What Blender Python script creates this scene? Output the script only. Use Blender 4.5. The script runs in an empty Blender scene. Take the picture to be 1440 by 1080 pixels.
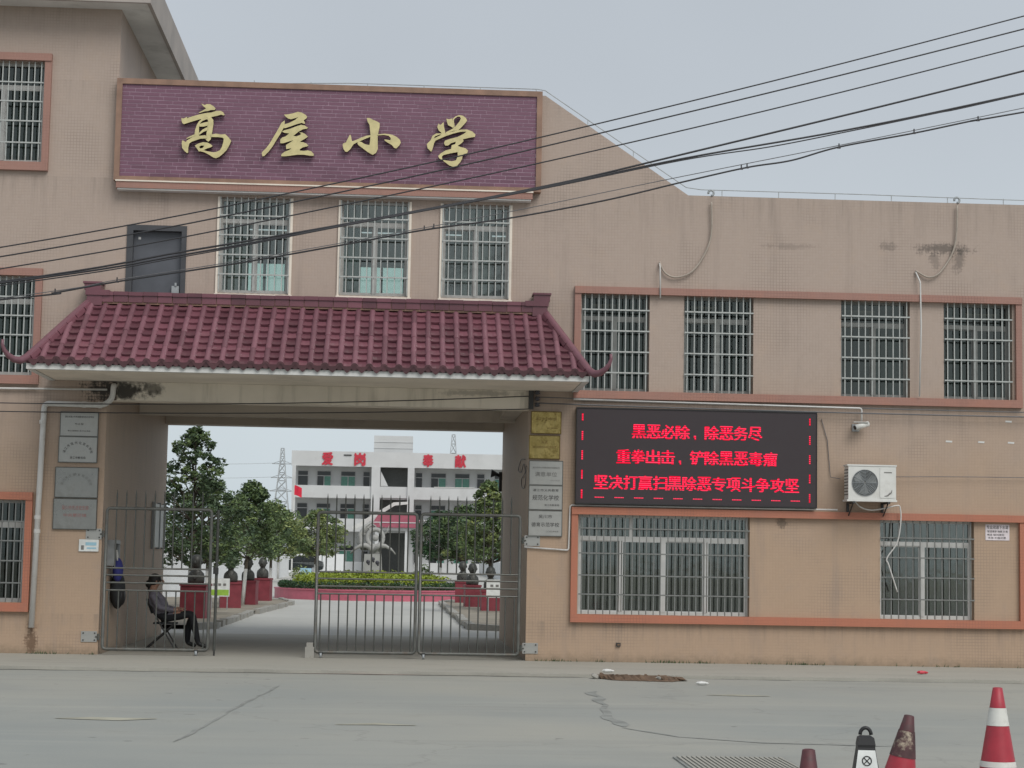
import bpy, bmesh, math, random
from math import sin, cos, tan, pi, radians, atan2, sqrt
from mathutils import Vector, Matrix, Euler
from mathutils.geometry import tessellate_polygon

sc = bpy.context.scene
col = sc.collection
rnd = random.Random(7)

# ------------------------------------------------------------------ camera
cd = bpy.data.cameras.new('camera')
cam = bpy.data.objects.new('camera', cd)
col.objects.link(cam)
cd.sensor_fit = 'HORIZONTAL'
cd.sensor_width = 36.0
cd.lens = 66.25
cd.clip_start = 0.1
cd.clip_end = 6000
yaw, pit, rol = radians(3.3), radians(5.35), radians(1.02)
fw = Vector((sin(yaw) * cos(pit), cos(yaw) * cos(pit), sin(pit)))
rt0 = Vector((cos(yaw), -sin(yaw), 0))
up0 = rt0.cross(fw)
rt = cos(rol) * rt0 + sin(rol) * up0
up = rt.cross(fw)
cam.matrix_world = Matrix(((rt.x, up.x, -fw.x, 0.0), (rt.y, up.y, -fw.y, -30.5), (rt.z, up.z, -fw.z, 1.65), (0, 0, 0, 1)))
sc.camera = cam

# ------------------------------------------------------------------ world, sun, exposure
SUN_EL, SUN_AZ = radians(47), radians(152)      # azimuth clockwise from +Y: behind and right of the camera
w = bpy.data.worlds.new('World')
sc.world = w
w.use_nodes = True
wn = w.node_tree
wn.nodes.clear()
wo = wn.nodes.new('ShaderNodeOutputWorld')
wb = wn.nodes.new('ShaderNodeBackground')
ws = wn.nodes.new('ShaderNodeTexSky')
ws.sky_type = 'NISHITA'
ws.sun_disc = False
ws.sun_elevation = SUN_EL
ws.sun_rotation = SUN_AZ
ws.dust_density = 4.0
ws.air_density = 1.2
wh = wn.nodes.new('ShaderNodeHueSaturation')
wh.inputs['Saturation'].default_value = 0.35
wm = wn.nodes.new('ShaderNodeMix')
wm.data_type = 'RGBA'
wm.inputs[0].default_value = 0.72
wm.inputs[7].default_value = (5.35, 5.95, 6.5, 1)
wg = wn.nodes.new('ShaderNodeTexCoord')
wx = wn.nodes.new('ShaderNodeSeparateXYZ')
wr = wn.nodes.new('ShaderNodeMapRange')          # cloud deck: a little paler towards the horizon all round
wr.interpolation_type = 'SMOOTHSTEP'
wr.inputs[1].default_value = 0.0; wr.inputs[2].default_value = 0.26
wc = wn.nodes.new('ShaderNodeMix'); wc.data_type = 'RGBA'
wc.inputs[6].default_value = (7.6, 8.6, 9.2, 1); wc.inputs[7].default_value = (5.7, 6.25, 6.85, 1)
wn.links.new(wg.outputs['Generated'], wx.inputs[0])
wn.links.new(wx.outputs[2], wr.inputs[0])
wn.links.new(wr.outputs[0], wc.inputs[0])
wk = wn.nodes.new('ShaderNodeTexNoise')           # faint cloud tone all over
wk.inputs['Scale'].default_value = 2.6; wk.inputs['Detail'].default_value = 4.0
wq = wn.nodes.new('ShaderNodeMapRange'); wq.inputs[1].default_value = 0.3; wq.inputs[2].default_value = 0.7; wq.inputs[3].default_value = 0.94; wq.inputs[4].default_value = 1.06
wv = wn.nodes.new('ShaderNodeVectorMath'); wv.operation = 'SCALE'
wn.links.new(wg.outputs['Generated'], wk.inputs['Vector'])
wn.links.new(wk.outputs[0], wq.inputs[0])
wn.links.new(wc.outputs[2], wv.inputs[0])
wn.links.new(wq.outputs[0], wv.inputs[3])
wn.links.new(wv.outputs[0], wm.inputs[7])
wn.links.new(ws.outputs[0], wh.inputs['Color'])
wn.links.new(wh.outputs[0], wm.inputs[6])
wn.links.new(wm.outputs[2], wb.inputs[0])
wb.inputs[1].default_value = 0.082
wn.links.new(wb.outputs[0], wo.inputs[0])

sd = bpy.data.lights.new('sun', 'SUN')
sd.energy = 1.5
sd.angle = radians(35)
sd.color = (1.0, 0.97, 0.92)
so = bpy.data.objects.new('sun', sd)
col.objects.link(so)
sdir = Vector((sin(SUN_AZ) * cos(SUN_EL), cos(SUN_AZ) * cos(SUN_EL), sin(SUN_EL)))
so.rotation_euler = (-sdir).to_track_quat('-Z', 'Y').to_euler()
so.location = (0, -20, 40)

sc.view_settings.view_transform = 'Standard'
sc.view_settings.look = 'None'
sc.view_settings.gamma = 1.0
sc.view_settings.exposure = 0.3
sc.view_settings.use_curve_mapping = False
sc.render.film_transparent = False
sc.cycles.max_bounces = 6
sc.cycles.diffuse_bounces = 4
sc.cycles.glossy_bounces = 3
sc.cycles.transparent_max_bounces = 16

# ------------------------------------------------------------------ helpers: meshes and objects
class MB:
    """collects geometry; build() links it as one mesh object"""
    def __init__(s):
        s.v = []; s.f = []; s.m = []; s.mi = 0; s.sm = []; s.smooth = False
    def add(s, vs, fs):
        o = len(s.v)
        s.v += [tuple(p) for p in vs]
        for f in fs:
            s.f.append(tuple(i + o for i in f)); s.m.append(s.mi); s.sm.append(s.smooth)
        return s
    def box(s, x0, x1, y0, y1, z0, z1):
        vs = [(x0, y0, z0), (x1, y0, z0), (x1, y1, z0), (x0, y1, z0), (x0, y0, z1), (x1, y0, z1), (x1, y1, z1), (x0, y1, z1)]
        return s.add(vs, [(0, 3, 2, 1), (4, 5, 6, 7), (0, 1, 5, 4), (1, 2, 6, 5), (2, 3, 7, 6), (3, 0, 4, 7)])
    def quad(s, a, b, c, d):
        return s.add([a, b, c, d], [(0, 1, 2, 3)])
    def tube(s, pts, r, n=8, cap=True, flat=1.0):
        pts = [Vector(p) for p in pts]
        rs = r if isinstance(r, (list, tuple)) else [r] * len(pts)
        ring = []; vs = []; fs = []
        prev = None
        for i, p in enumerate(pts):
            t = (pts[min(i + 1, len(pts) - 1)] - pts[max(i - 1, 0)])
            t = t.normalized() if t.length > 1e-9 else Vector((0, 0, 1))
            if prev is None:
                a = t.cross(Vector((0, 0, 1)))
                if a.length < 0.05: a = t.cross(Vector((0, 1, 0)))
            else:
                a = prev - t * prev.dot(t)
            a.normalize(); prev = a
            b = t.cross(a)
            for k in range(n):
                q = 2 * pi * k / n
                vs.append(p + a * (rs[i] * cos(q)) + b * (rs[i] * flat * sin(q)))
        for i in range(len(pts) - 1):
            for k in range(n):
                k2 = (k + 1) % n
                fs.append((i * n + k, i * n + k2, (i + 1) * n + k2, (i + 1) * n + k))
        if cap:
            fs.append(tuple(range(n - 1, -1, -1)))
            fs.append(tuple((len(pts) - 1) * n + k for k in range(n)))
        return s.add(vs, fs)
    def lathe(s, prof, n=20, c=(0, 0, 0), cap=True, sq=False):
        vs = []; fs = []
        off = pi / 4 if sq else 0
        k2 = sqrt(2) if sq else 1
        for r, z in prof:
            for k in range(n):
                q = 2 * pi * k / n + off
                vs.append((c[0] + r * k2 * cos(q), c[1] + r * k2 * sin(q), c[2] + z))
        for i in range(len(prof) - 1):
            for k in range(n):
                k1 = (k + 1) % n
                fs.append((i * n + k, i * n + k1, (i + 1) * n + k1, (i + 1) * n + k))
        if cap:
            fs.append(tuple(range(n - 1, -1, -1)))
            fs.append(tuple((len(prof) - 1) * n + k for k in range(n)))
        return s.add(vs, fs)
    def prism(s, loops, mp, d0, d1):
        """polygon with holes; mp(u, v, d) -> xyz; d0 back, d1 front"""
        flat = [p for L in loops for p in L]
        tri = tessellate_polygon([[Vector((p[0], p[1], 0)) for p in L] for L in loops])
        n = len(flat)
        vs = [mp(p[0], p[1], d0) for p in flat] + [mp(p[0], p[1], d1) for p in flat]
        fs = []
        for t in tri:
            fs.append(tuple(t)); fs.append(tuple(i + n for i in reversed(t)))
        o = 0
        for L in loops:
            m = len(L)
            for i in range(m):
                j = (i + 1) % m
                fs.append((o + i, o + j, o + j + n, o + i + n))
            o += m
        return s.add(vs, fs)
    def ball(s, c, r, nu=10, nv=7, sc_=(1, 1, 1)):
        vs = []; fs = []
        for i in range(nv + 1):
            th = pi * i / nv
            for k in range(nu):
                q = 2 * pi * k / nu
                vs.append((c[0] + r * sc_[0] * sin(th) * cos(q), c[1] + r * sc_[1] * sin(th) * sin(q), c[2] + r * sc_[2] * cos(th)))
        for i in range(nv):
            for k in range(nu):
                k1 = (k + 1) % nu
                fs.append((i * nu + k, (i + 1) * nu + k, (i + 1) * nu + k1, i * nu + k1))
        return s.add(vs, fs)
    def mesh(s, name, mats, recalc=True):
        me = bpy.data.meshes.new(name)
        me.from_pydata(s.v, [], s.f)
        for m in (mats if isinstance(mats, (list, tuple)) else [mats]):
            me.materials.append(m)
        me.polygons.foreach_set('material_index', s.m)
        me.polygons.foreach_set('use_smooth', s.sm)
        if recalc:
            bm = bmesh.new(); bm.from_mesh(me)
            bmesh.ops.remove_doubles(bm, verts=bm.verts, dist=1e-5)
            bmesh.ops.recalc_face_normals(bm, faces=bm.faces)
            bm.to_mesh(me); bm.free()
        me.update()
        return me
    def build(s, name, mats, parent=None, loc=(0, 0, 0), rot=None, recalc=True):
        return link(name, s.mesh(name, mats, recalc), parent, loc, rot)

def link(name, me, parent=None, loc=(0, 0, 0), rot=None):
    o = bpy.data.objects.new(name, me)
    col.objects.link(o)
    o.location = loc
    if rot: o.rotation_euler = rot
    if parent: o.parent = parent
    return o

def tag(o, label, cat, group=None):
    o['label'] = label; o['category'] = cat
    if group: o['group'] = group
    return o

def thing(name, label, cat, loc=(0, 0, 0), rz=0.0, group=None):
    o = bpy.data.objects.new(name, None)
    col.objects.link(o)
    o.empty_display_size = 0.2
    o.location = loc; o.rotation_euler = (0, 0, rz)
    return tag(o, label, cat, group)

def struct(o):
    o['kind'] = 'structure'
    return o

_bx = {}
def boxmesh(sx, sy, sz, mat):
    k = (round(sx, 3), round(sy, 3), round(sz, 3), mat.name)
    if k not in _bx:
        _bx[k] = MB().box(-sx / 2, sx / 2, -sy / 2, sy / 2, -sz / 2, sz / 2).mesh('piece', mat)
    return _bx[k]

def copy_tree(o, parent=None):
    c = o.copy(); col.objects.link(c)
    if parent: c.parent = parent
    for ch in list(o.children): copy_tree(ch, c)
    return c

def text_mesh(s, w=None, h=None, ext=0.002, arc=None):
    """flat lettering facing -Y, centred on the origin, scaled to width w or glyph height h"""
    if s not in _glyph: cache_text([s])
    vs, fs = _glyph[s]
    if not vs: return MB()
    x0 = min(v.x for v in vs); x1 = max(v.x for v in vs); y0 = min(v.y for v in vs); y1 = max(v.y for v in vs)
    kx = (w / (x1 - x0)) if w else None
    ky = (h / (y1 - y0)) if h else kx
    if kx is None: kx = ky
    b = MB()
    b.add([((v.x - (x0 + x1) / 2) * kx, -ext, (v.y - (y0 + y1) / 2) * ky) for v in vs], fs)
    return b

_glyph = {}
def cache_text(strings):
    """turn strings into flat meshes with the built-in font, all in one go"""
    obs = []
    for s in strings:
        if s in _glyph: continue
        cu = bpy.data.curves.new('t', 'FONT')
        cu.body = s; cu.size = 1.0; cu.resolution_u = 2; cu.extrude = 0.0; cu.align_x = 'CENTER'
        ob = bpy.data.objects.new('t', cu); col.objects.link(ob); obs.append((s, ob, cu))
    dg = bpy.context.evaluated_depsgraph_get()
    for s, ob, cu in obs:
        me = bpy.data.meshes.new_from_object(ob.evaluated_get(dg))
        _glyph[s] = ([v.co.copy() for v in me.vertices], [tuple(p.vertices) for p in me.polygons])
        bpy.data.meshes.remove(me)
    for s, ob, cu in obs:
        bpy.data.objects.remove(ob); bpy.data.curves.remove(cu)
def put(b, t, dx, dy, dz, rot=0.0):
    """append text builder t to builder b with an offset (and a turn in the XZ plane)"""
    c, s_ = cos(rot), sin(rot)
    b.add([(x * c - z * s_ + dx, y + dy, x * s_ + z * c + dz) for x, y, z in t.v], t.f)

# ------------------------------------------------------------------ helpers: materials
def S(r, g, b):
    f = lambda c: (c / 255 / 12.92) if c / 255 <= 0.04045 else ((c / 255 + 0.055) / 1.055) ** 2.4
    return (f(r), f(g), f(b), 1)

class NT:
    def __init__(s, name):
        s.mat = bpy.data.materials.new(name); s.mat.use_nodes = True
        s.t = s.mat.node_tree; s.t.nodes.clear()
        s.out = s.t.nodes.new('ShaderNodeOutputMaterial')
    def n(s, typ, **kw):
        nd = s.t.nodes.new('ShaderNode' + typ)
        for k, v in kw.items():
            if k.startswith('i_'):
                key = k[2:]
                key = int(key) if key.isdigit() else key.replace('_', ' ')
                s.set(nd.inputs[key], v)
            else: setattr(nd, k, v)
        return nd
    def set(s, inp, v):
        if isinstance(v, bpy.types.NodeSocket): s.t.links.new(v, inp)
        elif isinstance(v, bpy.types.Node): s.t.links.new(v.outputs[0], inp)
        else: inp.default_value = v
    def co(s): return s.n('TexCoord').outputs['Object']
    def noise(s, scale, vec=None, detail=4, rough=0.55, stretch=None):
        vec = vec or s.co()
        if stretch: vec = s.n('VectorMath', operation='MULTIPLY', i_0=vec, i_1=stretch).outputs[0]
        return s.n('TexNoise', i_Vector=vec, i_Scale=scale, i_Detail=detail, i_Roughness=rough).outputs['Fac']
    def ramp(s, fac, stops):
        r = s.n('ValToRGB'); s.set(r.inputs[0], fac)
        e = r.color_ramp.elements
        while len(e) < len(stops): e.new(0.5)
        for i, (p, c) in enumerate(stops):
            e[i].position = p; e[i].color = c if len(c) == 4 else (*c, 1)
        return r.outputs[0]
    def mix(s, f, a, b, mode='MIX'):
        m = s.n('Mix', data_type='RGBA', blend_type=mode)
        s.set(m.inputs[0], f); s.set(m.inputs[6], a); s.set(m.inputs[7], b)
        return m.outputs[2]
    def math(s, op, a, b=0.0, clamp=False):
        m = s.n('Math', operation=op, use_clamp=clamp); s.set(m.inputs[0], a); s.set(m.inputs[1], b)
        return m.outputs[0]
    def rng(s, v, a, b, c=0.0, d=1.0):
        m = s.n('MapRange', i_0=v, i_1=a, i_2=b, i_3=c, i_4=d); m.interpolation_type = 'SMOOTHSTEP'
        return m.outputs[0]
    def bump(s, h, strength=0.3, dist=0.01):
        return s.n('Bump', i_Height=h, i_Strength=strength, i_Distance=dist).outputs[0]
    def bsdf(s, colr, rough=0.7, metal=0.0, normal=None, spec=0.5, **kw):
        p = s.n('BsdfPrincipled')
        s.set(p.inputs['Base Color'], colr); s.set(p.inputs['Roughness'], rough); s.set(p.inputs['Metallic'], metal)
        s.set(p.inputs['Specular IOR Level'], spec)
        if normal is not None: s.set(p.inputs['Normal'], normal)
        for k, v in kw.items(): s.set(p.inputs[k.replace('_', ' ')], v)
        s.t.links.new(p.outputs[0], s.out.inputs[0])
        return s.mat
    def grey(s, v): return (v, v, v, 1)

def sc4(c, k): return (c[0] * k, c[1] * k, c[2] * k, 1)

def plain(name, c, rough=0.6, metal=0.0, var=0.16, scale=6.0, bump=0.0, spec=0.5, dirt=None):
    """procedural colour with soft variation and optional dirt"""
    t = NT(name)
    n1 = t.noise(scale)
    c1 = t.ramp(n1, [(0.3, sc4(c, 1 - var)), (0.7, sc4(c, 1 + var))])
    if dirt:
        n2 = t.noise(scale * 0.7, detail=6, rough=0.7)
        c1 = t.mix(t.rng(n2, 0.5, 0.72, 0, dirt[1]), c1, dirt[0])
    nrm = t.bump(t.noise(scale * 8), bump, 0.01) if bump else None
    return t.bsdf(c1, t.rng(n1, 0.2, 0.8, max(rough - 0.08, 0.02), min(rough + 0.08, 1)), metal, nrm, spec)

def pervar(name, c, rough=0.5, var=0.25, scale=9.0, metal=0.0, bump=0.15, spec=0.5):
    """for many alike pieces: each piece takes its own shade"""
    t = NT(name)
    oi = t.n('ObjectInfo').outputs['Random']
    n1 = t.noise(scale, t.n('VectorMath', operation='ADD', i_0=t.n('NewGeometry').outputs['Position'], i_1=(0, 0, 0)).outputs[0])
    a = t.math('ADD', t.math('MULTIPLY', oi, 0.6), t.math('MULTIPLY', n1, 0.4))
    c1 = t.ramp(a, [(0.1, sc4(c, 1 - var)), (0.9, sc4(c, 1 + var))])
    return t.bsdf(c1, rough, metal, t.bump(t.noise(scale * 6), bump, 0.005), spec)

def wall_tiles(name, low, high, stains=(), grout=0.16, pitch=0.05, z_fade=(1.5, 6.0), streak=0.5, ledges=()):
    t = NT(name)
    co = t.n('NewGeometry').outputs['Position']
    sx = t.n('SeparateXYZ', i_0=co)
    u = t.math('ADD', sx.outputs[0], sx.outputs[1])
    z = sx.outputs[2]
    uv = t.n('CombineXYZ', i_0=u, i_1=z, i_2=0.0).outputs[0]
    br = t.n('TexBrick', offset=0.0, squash=1.0, i_Vector=uv, i_Scale=1.0, i_1=(1, 1, 1, 1), i_2=(0, 0, 0, 1), i_3=(0.5, 0.5, 0.5, 1))
    br.inputs['Mortar Size'].default_value = 0.0045
    br.inputs['Mortar Smooth'].default_value = 0.4
    br.inputs['Brick Width'].default_value = pitch
    br.inputs['Row Height'].default_value = pitch
    big = t.noise(0.55, co, 3, 0.6)
    med = t.noise(2.6, co, 4, 0.65)
    zf = t.rng(t.math('ADD', z, t.math('MULTIPLY', t.math('SUBTRACT', big, 0.5), 3.5)), z_fade[0], z_fade[1])
    c = t.mix(zf, low, high)
    # single tiles differ a little
    c = t.mix(t.math('MULTIPLY', br.outputs['Color'], 0.10), c, sc4(low, 0.72))
    # soft cloudy grime and rain streaks
    st = t.noise(1.0, co, 4, 0.65, stretch=(3.2, 3.2, 0.3))
    c = t.mix(t.rng(st, 0.5, 0.8, 0, streak), c, sc4(high, 0.66))
    c = t.mix(t.rng(med, 0.52, 0.8, 0, 0.35), c, sc4(high, 0.80))
    c = t.mix(t.rng(med, 0.48, 0.2, 0, 0.22), c, sc4(low, 1.18))
    # grout, clearer where the joints have taken dirt
    gm = t.rng(t.noise(0.9, co, 4, 0.6), 0.45, 0.68, 0.08, 1.0)
    c = t.mix(t.math('MULTIPLY', t.math('MULTIPLY', br.outputs['Fac'], gm), grout * 3.0), c, sc4(high, 0.42))
    fine = t.noise(7.0, co, 4, 0.75)
    fine2 = t.noise(22.0, co, 3, 0.6)
    # splash dirt at the foot of the wall
    foot = t.rng(t.math('ADD', z, t.math('MULTIPLY', fine, 0.35)), 0.42, 0.12, 0, 0.55)
    c = t.mix(foot, c, (0.09, 0.08, 0.05, 1))
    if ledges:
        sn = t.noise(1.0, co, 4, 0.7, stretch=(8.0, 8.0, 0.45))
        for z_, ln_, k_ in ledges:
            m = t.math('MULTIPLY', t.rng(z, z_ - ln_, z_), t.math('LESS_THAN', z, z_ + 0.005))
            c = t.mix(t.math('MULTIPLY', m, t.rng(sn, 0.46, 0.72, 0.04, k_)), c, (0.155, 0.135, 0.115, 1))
    for (cx, cz, rx, rz, k, sc_) in stains:
        d = t.n('VectorMath', operation='SUBTRACT', i_0=co, i_1=(cx, 0, cz)).outputs[0]
        d = t.n('VectorMath', operation='MULTIPLY', i_0=d, i_1=(1 / rx, 0.0, 1 / rz)).outputs[0]
        ln = t.n('VectorMath', operation='LENGTH', i_0=d).outputs['Value']
        m = t.math('ADD', t.math('SUBTRACT', 1.0, ln), t.math('MULTIPLY', t.math('SUBTRACT', fine, 0.5), 2.2))
        m = t.math('ADD', m, t.math('MULTIPLY', t.math('SUBTRACT', fine2, 0.5), 1.0))
        m = t.math('ADD', m, t.math('MULTIPLY', br.outputs['Fac'], 0.25))
        m = t.math('MULTIPLY', t.rng(m, 0.15, 0.75, 0, k), t.rng(ln, 1.6, 0.9))
        c = t.mix(m, c, sc_)
    nrm = t.bump(t.math('SUBTRACT', 1.0, br.outputs['Fac']), 0.35, 0.004)
    return t.bsdf(c, 0.62, 0.0, nrm, 0.35)

cache_text(list(dict.fromkeys('黑恶必除务尽重拳出击铲毒瘤坚决打赢扫专项斗争攻湛江市现代化家长学校吴川文明单位示范爱岗奉献禁止停车')) + ['湛江市文明校园','吴川市教育局','先进','湛江市绿色学校示范单位','吴川市中小学教育教学质量检测','满意单位','二〇〇六年三月','湛江市义务教育','规范化学校','湛江市教育局','吴川市','德育示范学校','二〇〇三年七月','湛江市青少年科技教育特色示范学校','节水型','湛江市教育局 湛江市水务局','吴川市先进党支部','中共覃巴镇','专业疏通下水道','管道清淤 抽粪 补漏','电话 随叫随到','本地 价格优惠'])

BLK = (0.03, 0.028, 0.025, 1)
RUST = (0.10, 0.055, 0.03, 1)
M = {}
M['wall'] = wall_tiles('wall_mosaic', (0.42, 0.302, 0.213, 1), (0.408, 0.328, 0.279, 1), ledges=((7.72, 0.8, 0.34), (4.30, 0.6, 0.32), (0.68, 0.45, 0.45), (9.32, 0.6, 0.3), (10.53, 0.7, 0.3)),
    stains=[(-4.75, 4.27, 0.5, 0.3, 0.95, BLK), (-4.2, 4.3, 0.4, 0.22, 0.6, BLK), (8.9, 6.93, 0.62, 0.13, 0.6, BLK), (9.15, 6.75, 0.16, 0.28, 0.45, BLK), (8.75, 6.75, 0.12, 0.2, 0.35, BLK),
            (7.95, 6.95, 0.2, 0.1, 0.35, BLK), (5.5, 2.32, 0.13, 0.26, 0.8, BLK), (6.2, 2.36, 0.12, 0.16, 0.55, BLK), (-5.8, 0.25, 0.13, 0.35, 0.75, RUST),
            (6.3, 6.9, 0.5, 0.07, 0.22, BLK)])
M['passwall'] = wall_tiles('passage_mosaic', (0.47, 0.36, 0.27, 1), (0.45, 0.36, 0.295, 1), grout=0.08)
M['trim'] = wall_tiles('trim_mosaic', (0.43, 0.168, 0.105, 1), (0.335, 0.19, 0.155, 1), grout=0.14, z_fade=(1.8, 5.2), streak=0.35)
M['plaster'] = plain('cream_plaster', (0.74, 0.67, 0.58, 1), 0.8, var=0.1, scale=1.3, dirt=((0.36, 0.33, 0.28, 1), 0.5))
def stained_plaster():
    t = NT('stained_beam_plaster')
    p = t.n('NewGeometry').outputs['Position']
    n1 = t.noise(1.3, p, 4); n2 = t.noise(6.0, p, 5, 0.75); n3 = t.noise(1.2, p, 4, 0.6, stretch=(6, 6, 0.5))
    c = t.ramp(n1, [(0.3, (0.66, 0.60, 0.51, 1)), (0.7, (0.78, 0.71, 0.61, 1))])
    c = t.mix(t.rng(n3, 0.5, 0.75, 0, 0.45), c, (0.34, 0.31, 0.25, 1))
    for (cx, cz, rx, rz, k) in ((-4.5, 4.27, 0.55, 0.26, 0.95), (-4.05, 4.3, 0.3, 0.16, 0.7), (1.2, 4.35, 0.9, 0.07, 0.4)):
        d = t.n('VectorMath', operation='SUBTRACT', i_0=p, i_1=(cx, 0, cz)).outputs[0]
        ln = t.n('VectorMath', operation='LENGTH', i_0=t.n('VectorMath', operation='MULTIPLY', i_0=d, i_1=(1 / rx, 0.0, 1 / rz)).outputs[0]).outputs['Value']
        m = t.math('ADD', t.math('SUBTRACT', 1.0, ln), t.math('MULTIPLY', t.math('SUBTRACT', n2, 0.5), 2.4))
        c = t.mix(t.math('MULTIPLY', t.rng(m, 0.05, 0.7, 0, k), t.rng(ln, 1.7, 0.9)), c, BLK)
    return t.bsdf(c, 0.85, 0, t.bump(n2, 0.2, 0.01), 0.3)
M['beamp'] = stained_plaster()
M['ceil'] = plain('passage_plaster', (0.60, 0.54, 0.47, 1), 0.85, var=0.1, scale=1.0, dirt=((0.32, 0.28, 0.24, 1), 0.4))
M['slab'] = plain('slab_plaster', (0.66, 0.66, 0.64, 1), 0.8, var=0.12, scale=1.5, dirt=((0.42, 0.42, 0.40, 1), 0.6))
M['fascia'] = plain('eaves_render', (0.36, 0.325, 0.30, 1), 0.8, var=0.12, scale=1.5, dirt=((0.24, 0.23, 0.22, 1), 0.6))
M['roofc'] = plain('roof_concrete', (0.22, 0.22, 0.21, 1), 0.9, scale=2)
M['brick'] = pervar('plum_brick_tile', (0.160, 0.076, 0.113, 1), 0.5, 0.2, 4.0, bump=0.1, spec=0.4)
M['grout'] = plain('brick_grout', (0.44, 0.315, 0.385, 1), 0.85, scale=3)
M['signrim'] = plain('sign_border_stone', (0.25, 0.15, 0.105, 1), 0.55, var=0.25, scale=4)
M['gold'] = plain('gold_paint', (0.60, 0.525, 0.27, 1), 0.42, 0.2, var=0.12, scale=9)
M['goldside'] = plain('letter_edge', (0.10, 0.075, 0.06, 1), 0.6, 0.3)
M['tile'] = pervar('plum_roof_tile', (0.150, 0.058, 0.074, 1), 0.36, 0.42, 5.0, bump=0.2)
M['tiled'] = pervar('dark_eave_tile', (0.085, 0.036, 0.042, 1), 0.5, 0.3, 6.0, bump=0.2)  # eave discs and drip tiles: darker tone than the roof tiles
M['tile2'] = pervar('plum_cover_tile', (0.182, 0.082, 0.102, 1), 0.38, 0.3, 5.0, bump=0.2)
M['white'] = plain('white_paint', (0.62, 0.62, 0.60, 1), 0.6, var=0.08, scale=3, dirt=((0.3, 0.3, 0.27, 1), 0.5))
M['alu'] = plain('white_aluminium', (0.43, 0.43, 0.415, 1), 0.45, var=0.08, scale=4, dirt=((0.30, 0.29, 0.27, 1), 0.5))
M['aluw'] = plain('clean_white_aluminium', (0.62, 0.62, 0.60, 1), 0.45, var=0.06, scale=4, dirt=((0.42, 0.41, 0.38, 1), 0.5))
M['alud'] = plain('shaded_aluminium', (0.22, 0.23, 0.22, 1), 0.5, var=0.12, scale=4, dirt=((0.18, 0.18, 0.165, 1), 0.5))  # upper right frames: shade of the recess put into a darker colour
M['grille2'] = plain('bare_grille', (0.20, 0.205, 0.195, 1), 0.45, 0.3, var=0.12, scale=8, dirt=((0.12, 0.10, 0.085, 1), 0.5))
M['grille'] = plain('grille_paint', (0.40, 0.42, 0.405, 1), 0.5, var=0.1, scale=8, dirt=((0.25, 0.2, 0.16, 1), 0.5))
M['pvc'] = plain('pvc_pipe', (0.60, 0.59, 0.57, 1), 0.45, var=0.06, scale=4, dirt=((0.33, 0.3, 0.26, 1), 0.6))
M['hose'] = plain('old_hose', (0.36, 0.31, 0.26, 1), 0.6, var=0.12, scale=6)
M['door'] = plain('grey_door', (0.078, 0.084, 0.098, 1), 0.5, var=0.15, scale=3)
M['doorframe'] = plain('dark_door_frame', (0.052, 0.054, 0.06, 1), 0.5, var=0.15, scale=3)
M['curtain'] = plain('green_curtain', (0.03, 0.11, 0.07, 1), 0.9, var=0.25, scale=3)
M['curtain2'] = plain('pale_curtain', (0.20, 0.21, 0.19, 1), 0.9, var=0.2, scale=3)
M['room'] = plain('room_plaster', (0.35, 0.36, 0.33, 1), 0.9, scale=1)
M['steel'] = plain('gate_steel', (0.085, 0.09, 0.082, 1), 0.5, 0.25, var=0.2, scale=7, dirt=((0.12, 0.075, 0.05, 1), 0.5))
M['steel2'] = plain('gate_frame_steel', (0.125, 0.128, 0.118, 1), 0.45, 0.3, var=0.2, scale=7, dirt=((0.13, 0.09, 0.06, 1), 0.5))
M['dark'] = plain('dark_metal', (0.045, 0.045, 0.045, 1), 0.5, 0.3)
M['black'] = plain('black_plastic', (0.018, 0.018, 0.019, 1), 0.5)
M['rubber'] = plain('black_rubber', (0.022, 0.022, 0.022, 1), 0.75)
M['wire'] = plain('black_wire', (0.028, 0.028, 0.032, 1), 0.5)
M['wirel'] = plain('grey_wire', (0.12, 0.12, 0.125, 1), 0.5)
M['galv'] = plain('galvanised', (0.32, 0.34, 0.35, 1), 0.5, 0.4)
M['silver'] = plain('brushed_plaque', (0.37, 0.37, 0.35, 1), 0.4, 0.4, var=0.07, scale=5, dirt=((0.30, 0.29, 0.26, 1), 0.4))
M['silver2'] = plain('dull_plaque', (0.27, 0.27, 0.255, 1), 0.3, 0.7, var=0.14, scale=2.5, dirt=((0.14, 0.13, 0.11, 1), 0.4))
M['brass'] = plain('brass_plaque', (0.46, 0.34, 0.10, 1), 0.2, 0.85, var=0.3, scale=4)
def brass():
    t = NT('brass_sheet')
    n1 = t.noise(5, detail=4)
    c = t.ramp(n1, [(0.3, (0.20, 0.145, 0.045, 1)), (0.7, (0.36, 0.275, 0.105, 1))])
    return t.bsdf(c, 0.22, 0.9, t.bump(t.noise(2.2, stretch=(2.2, 1, 0.8)), 0.9, 0.06))
M['brass'] = brass()
M['brassd'] = plain('brass_edge', (0.13, 0.085, 0.025, 1), 0.4, 0.7)
M['ink'] = plain('dark_lettering', (0.05, 0.047, 0.045, 1), 0.6)
M['inkred'] = plain('faded_red_lettering', (0.30, 0.13, 0.12, 1), 0.6)
M['inkgrey'] = plain('faded_grey_lettering', (0.17, 0.165, 0.155, 1), 0.6)
M['inkbrown'] = plain('brown_lettering', (0.17, 0.10, 0.03, 1), 0.5, 0.4)
M['red'] = plain('red_letter', (0.55, 0.035, 0.06, 1), 0.5)
M['acw'] = plain('ac_casing', (0.66, 0.66, 0.63, 1), 0.42, var=0.06, scale=3, dirt=((0.4, 0.38, 0.33, 1), 0.4))
M['acg'] = plain('ac_grille', (0.30, 0.31, 0.30, 1), 0.5)
M['acd'] = plain('ac_dark', (0.10, 0.105, 0.10, 1), 0.6)
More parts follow.
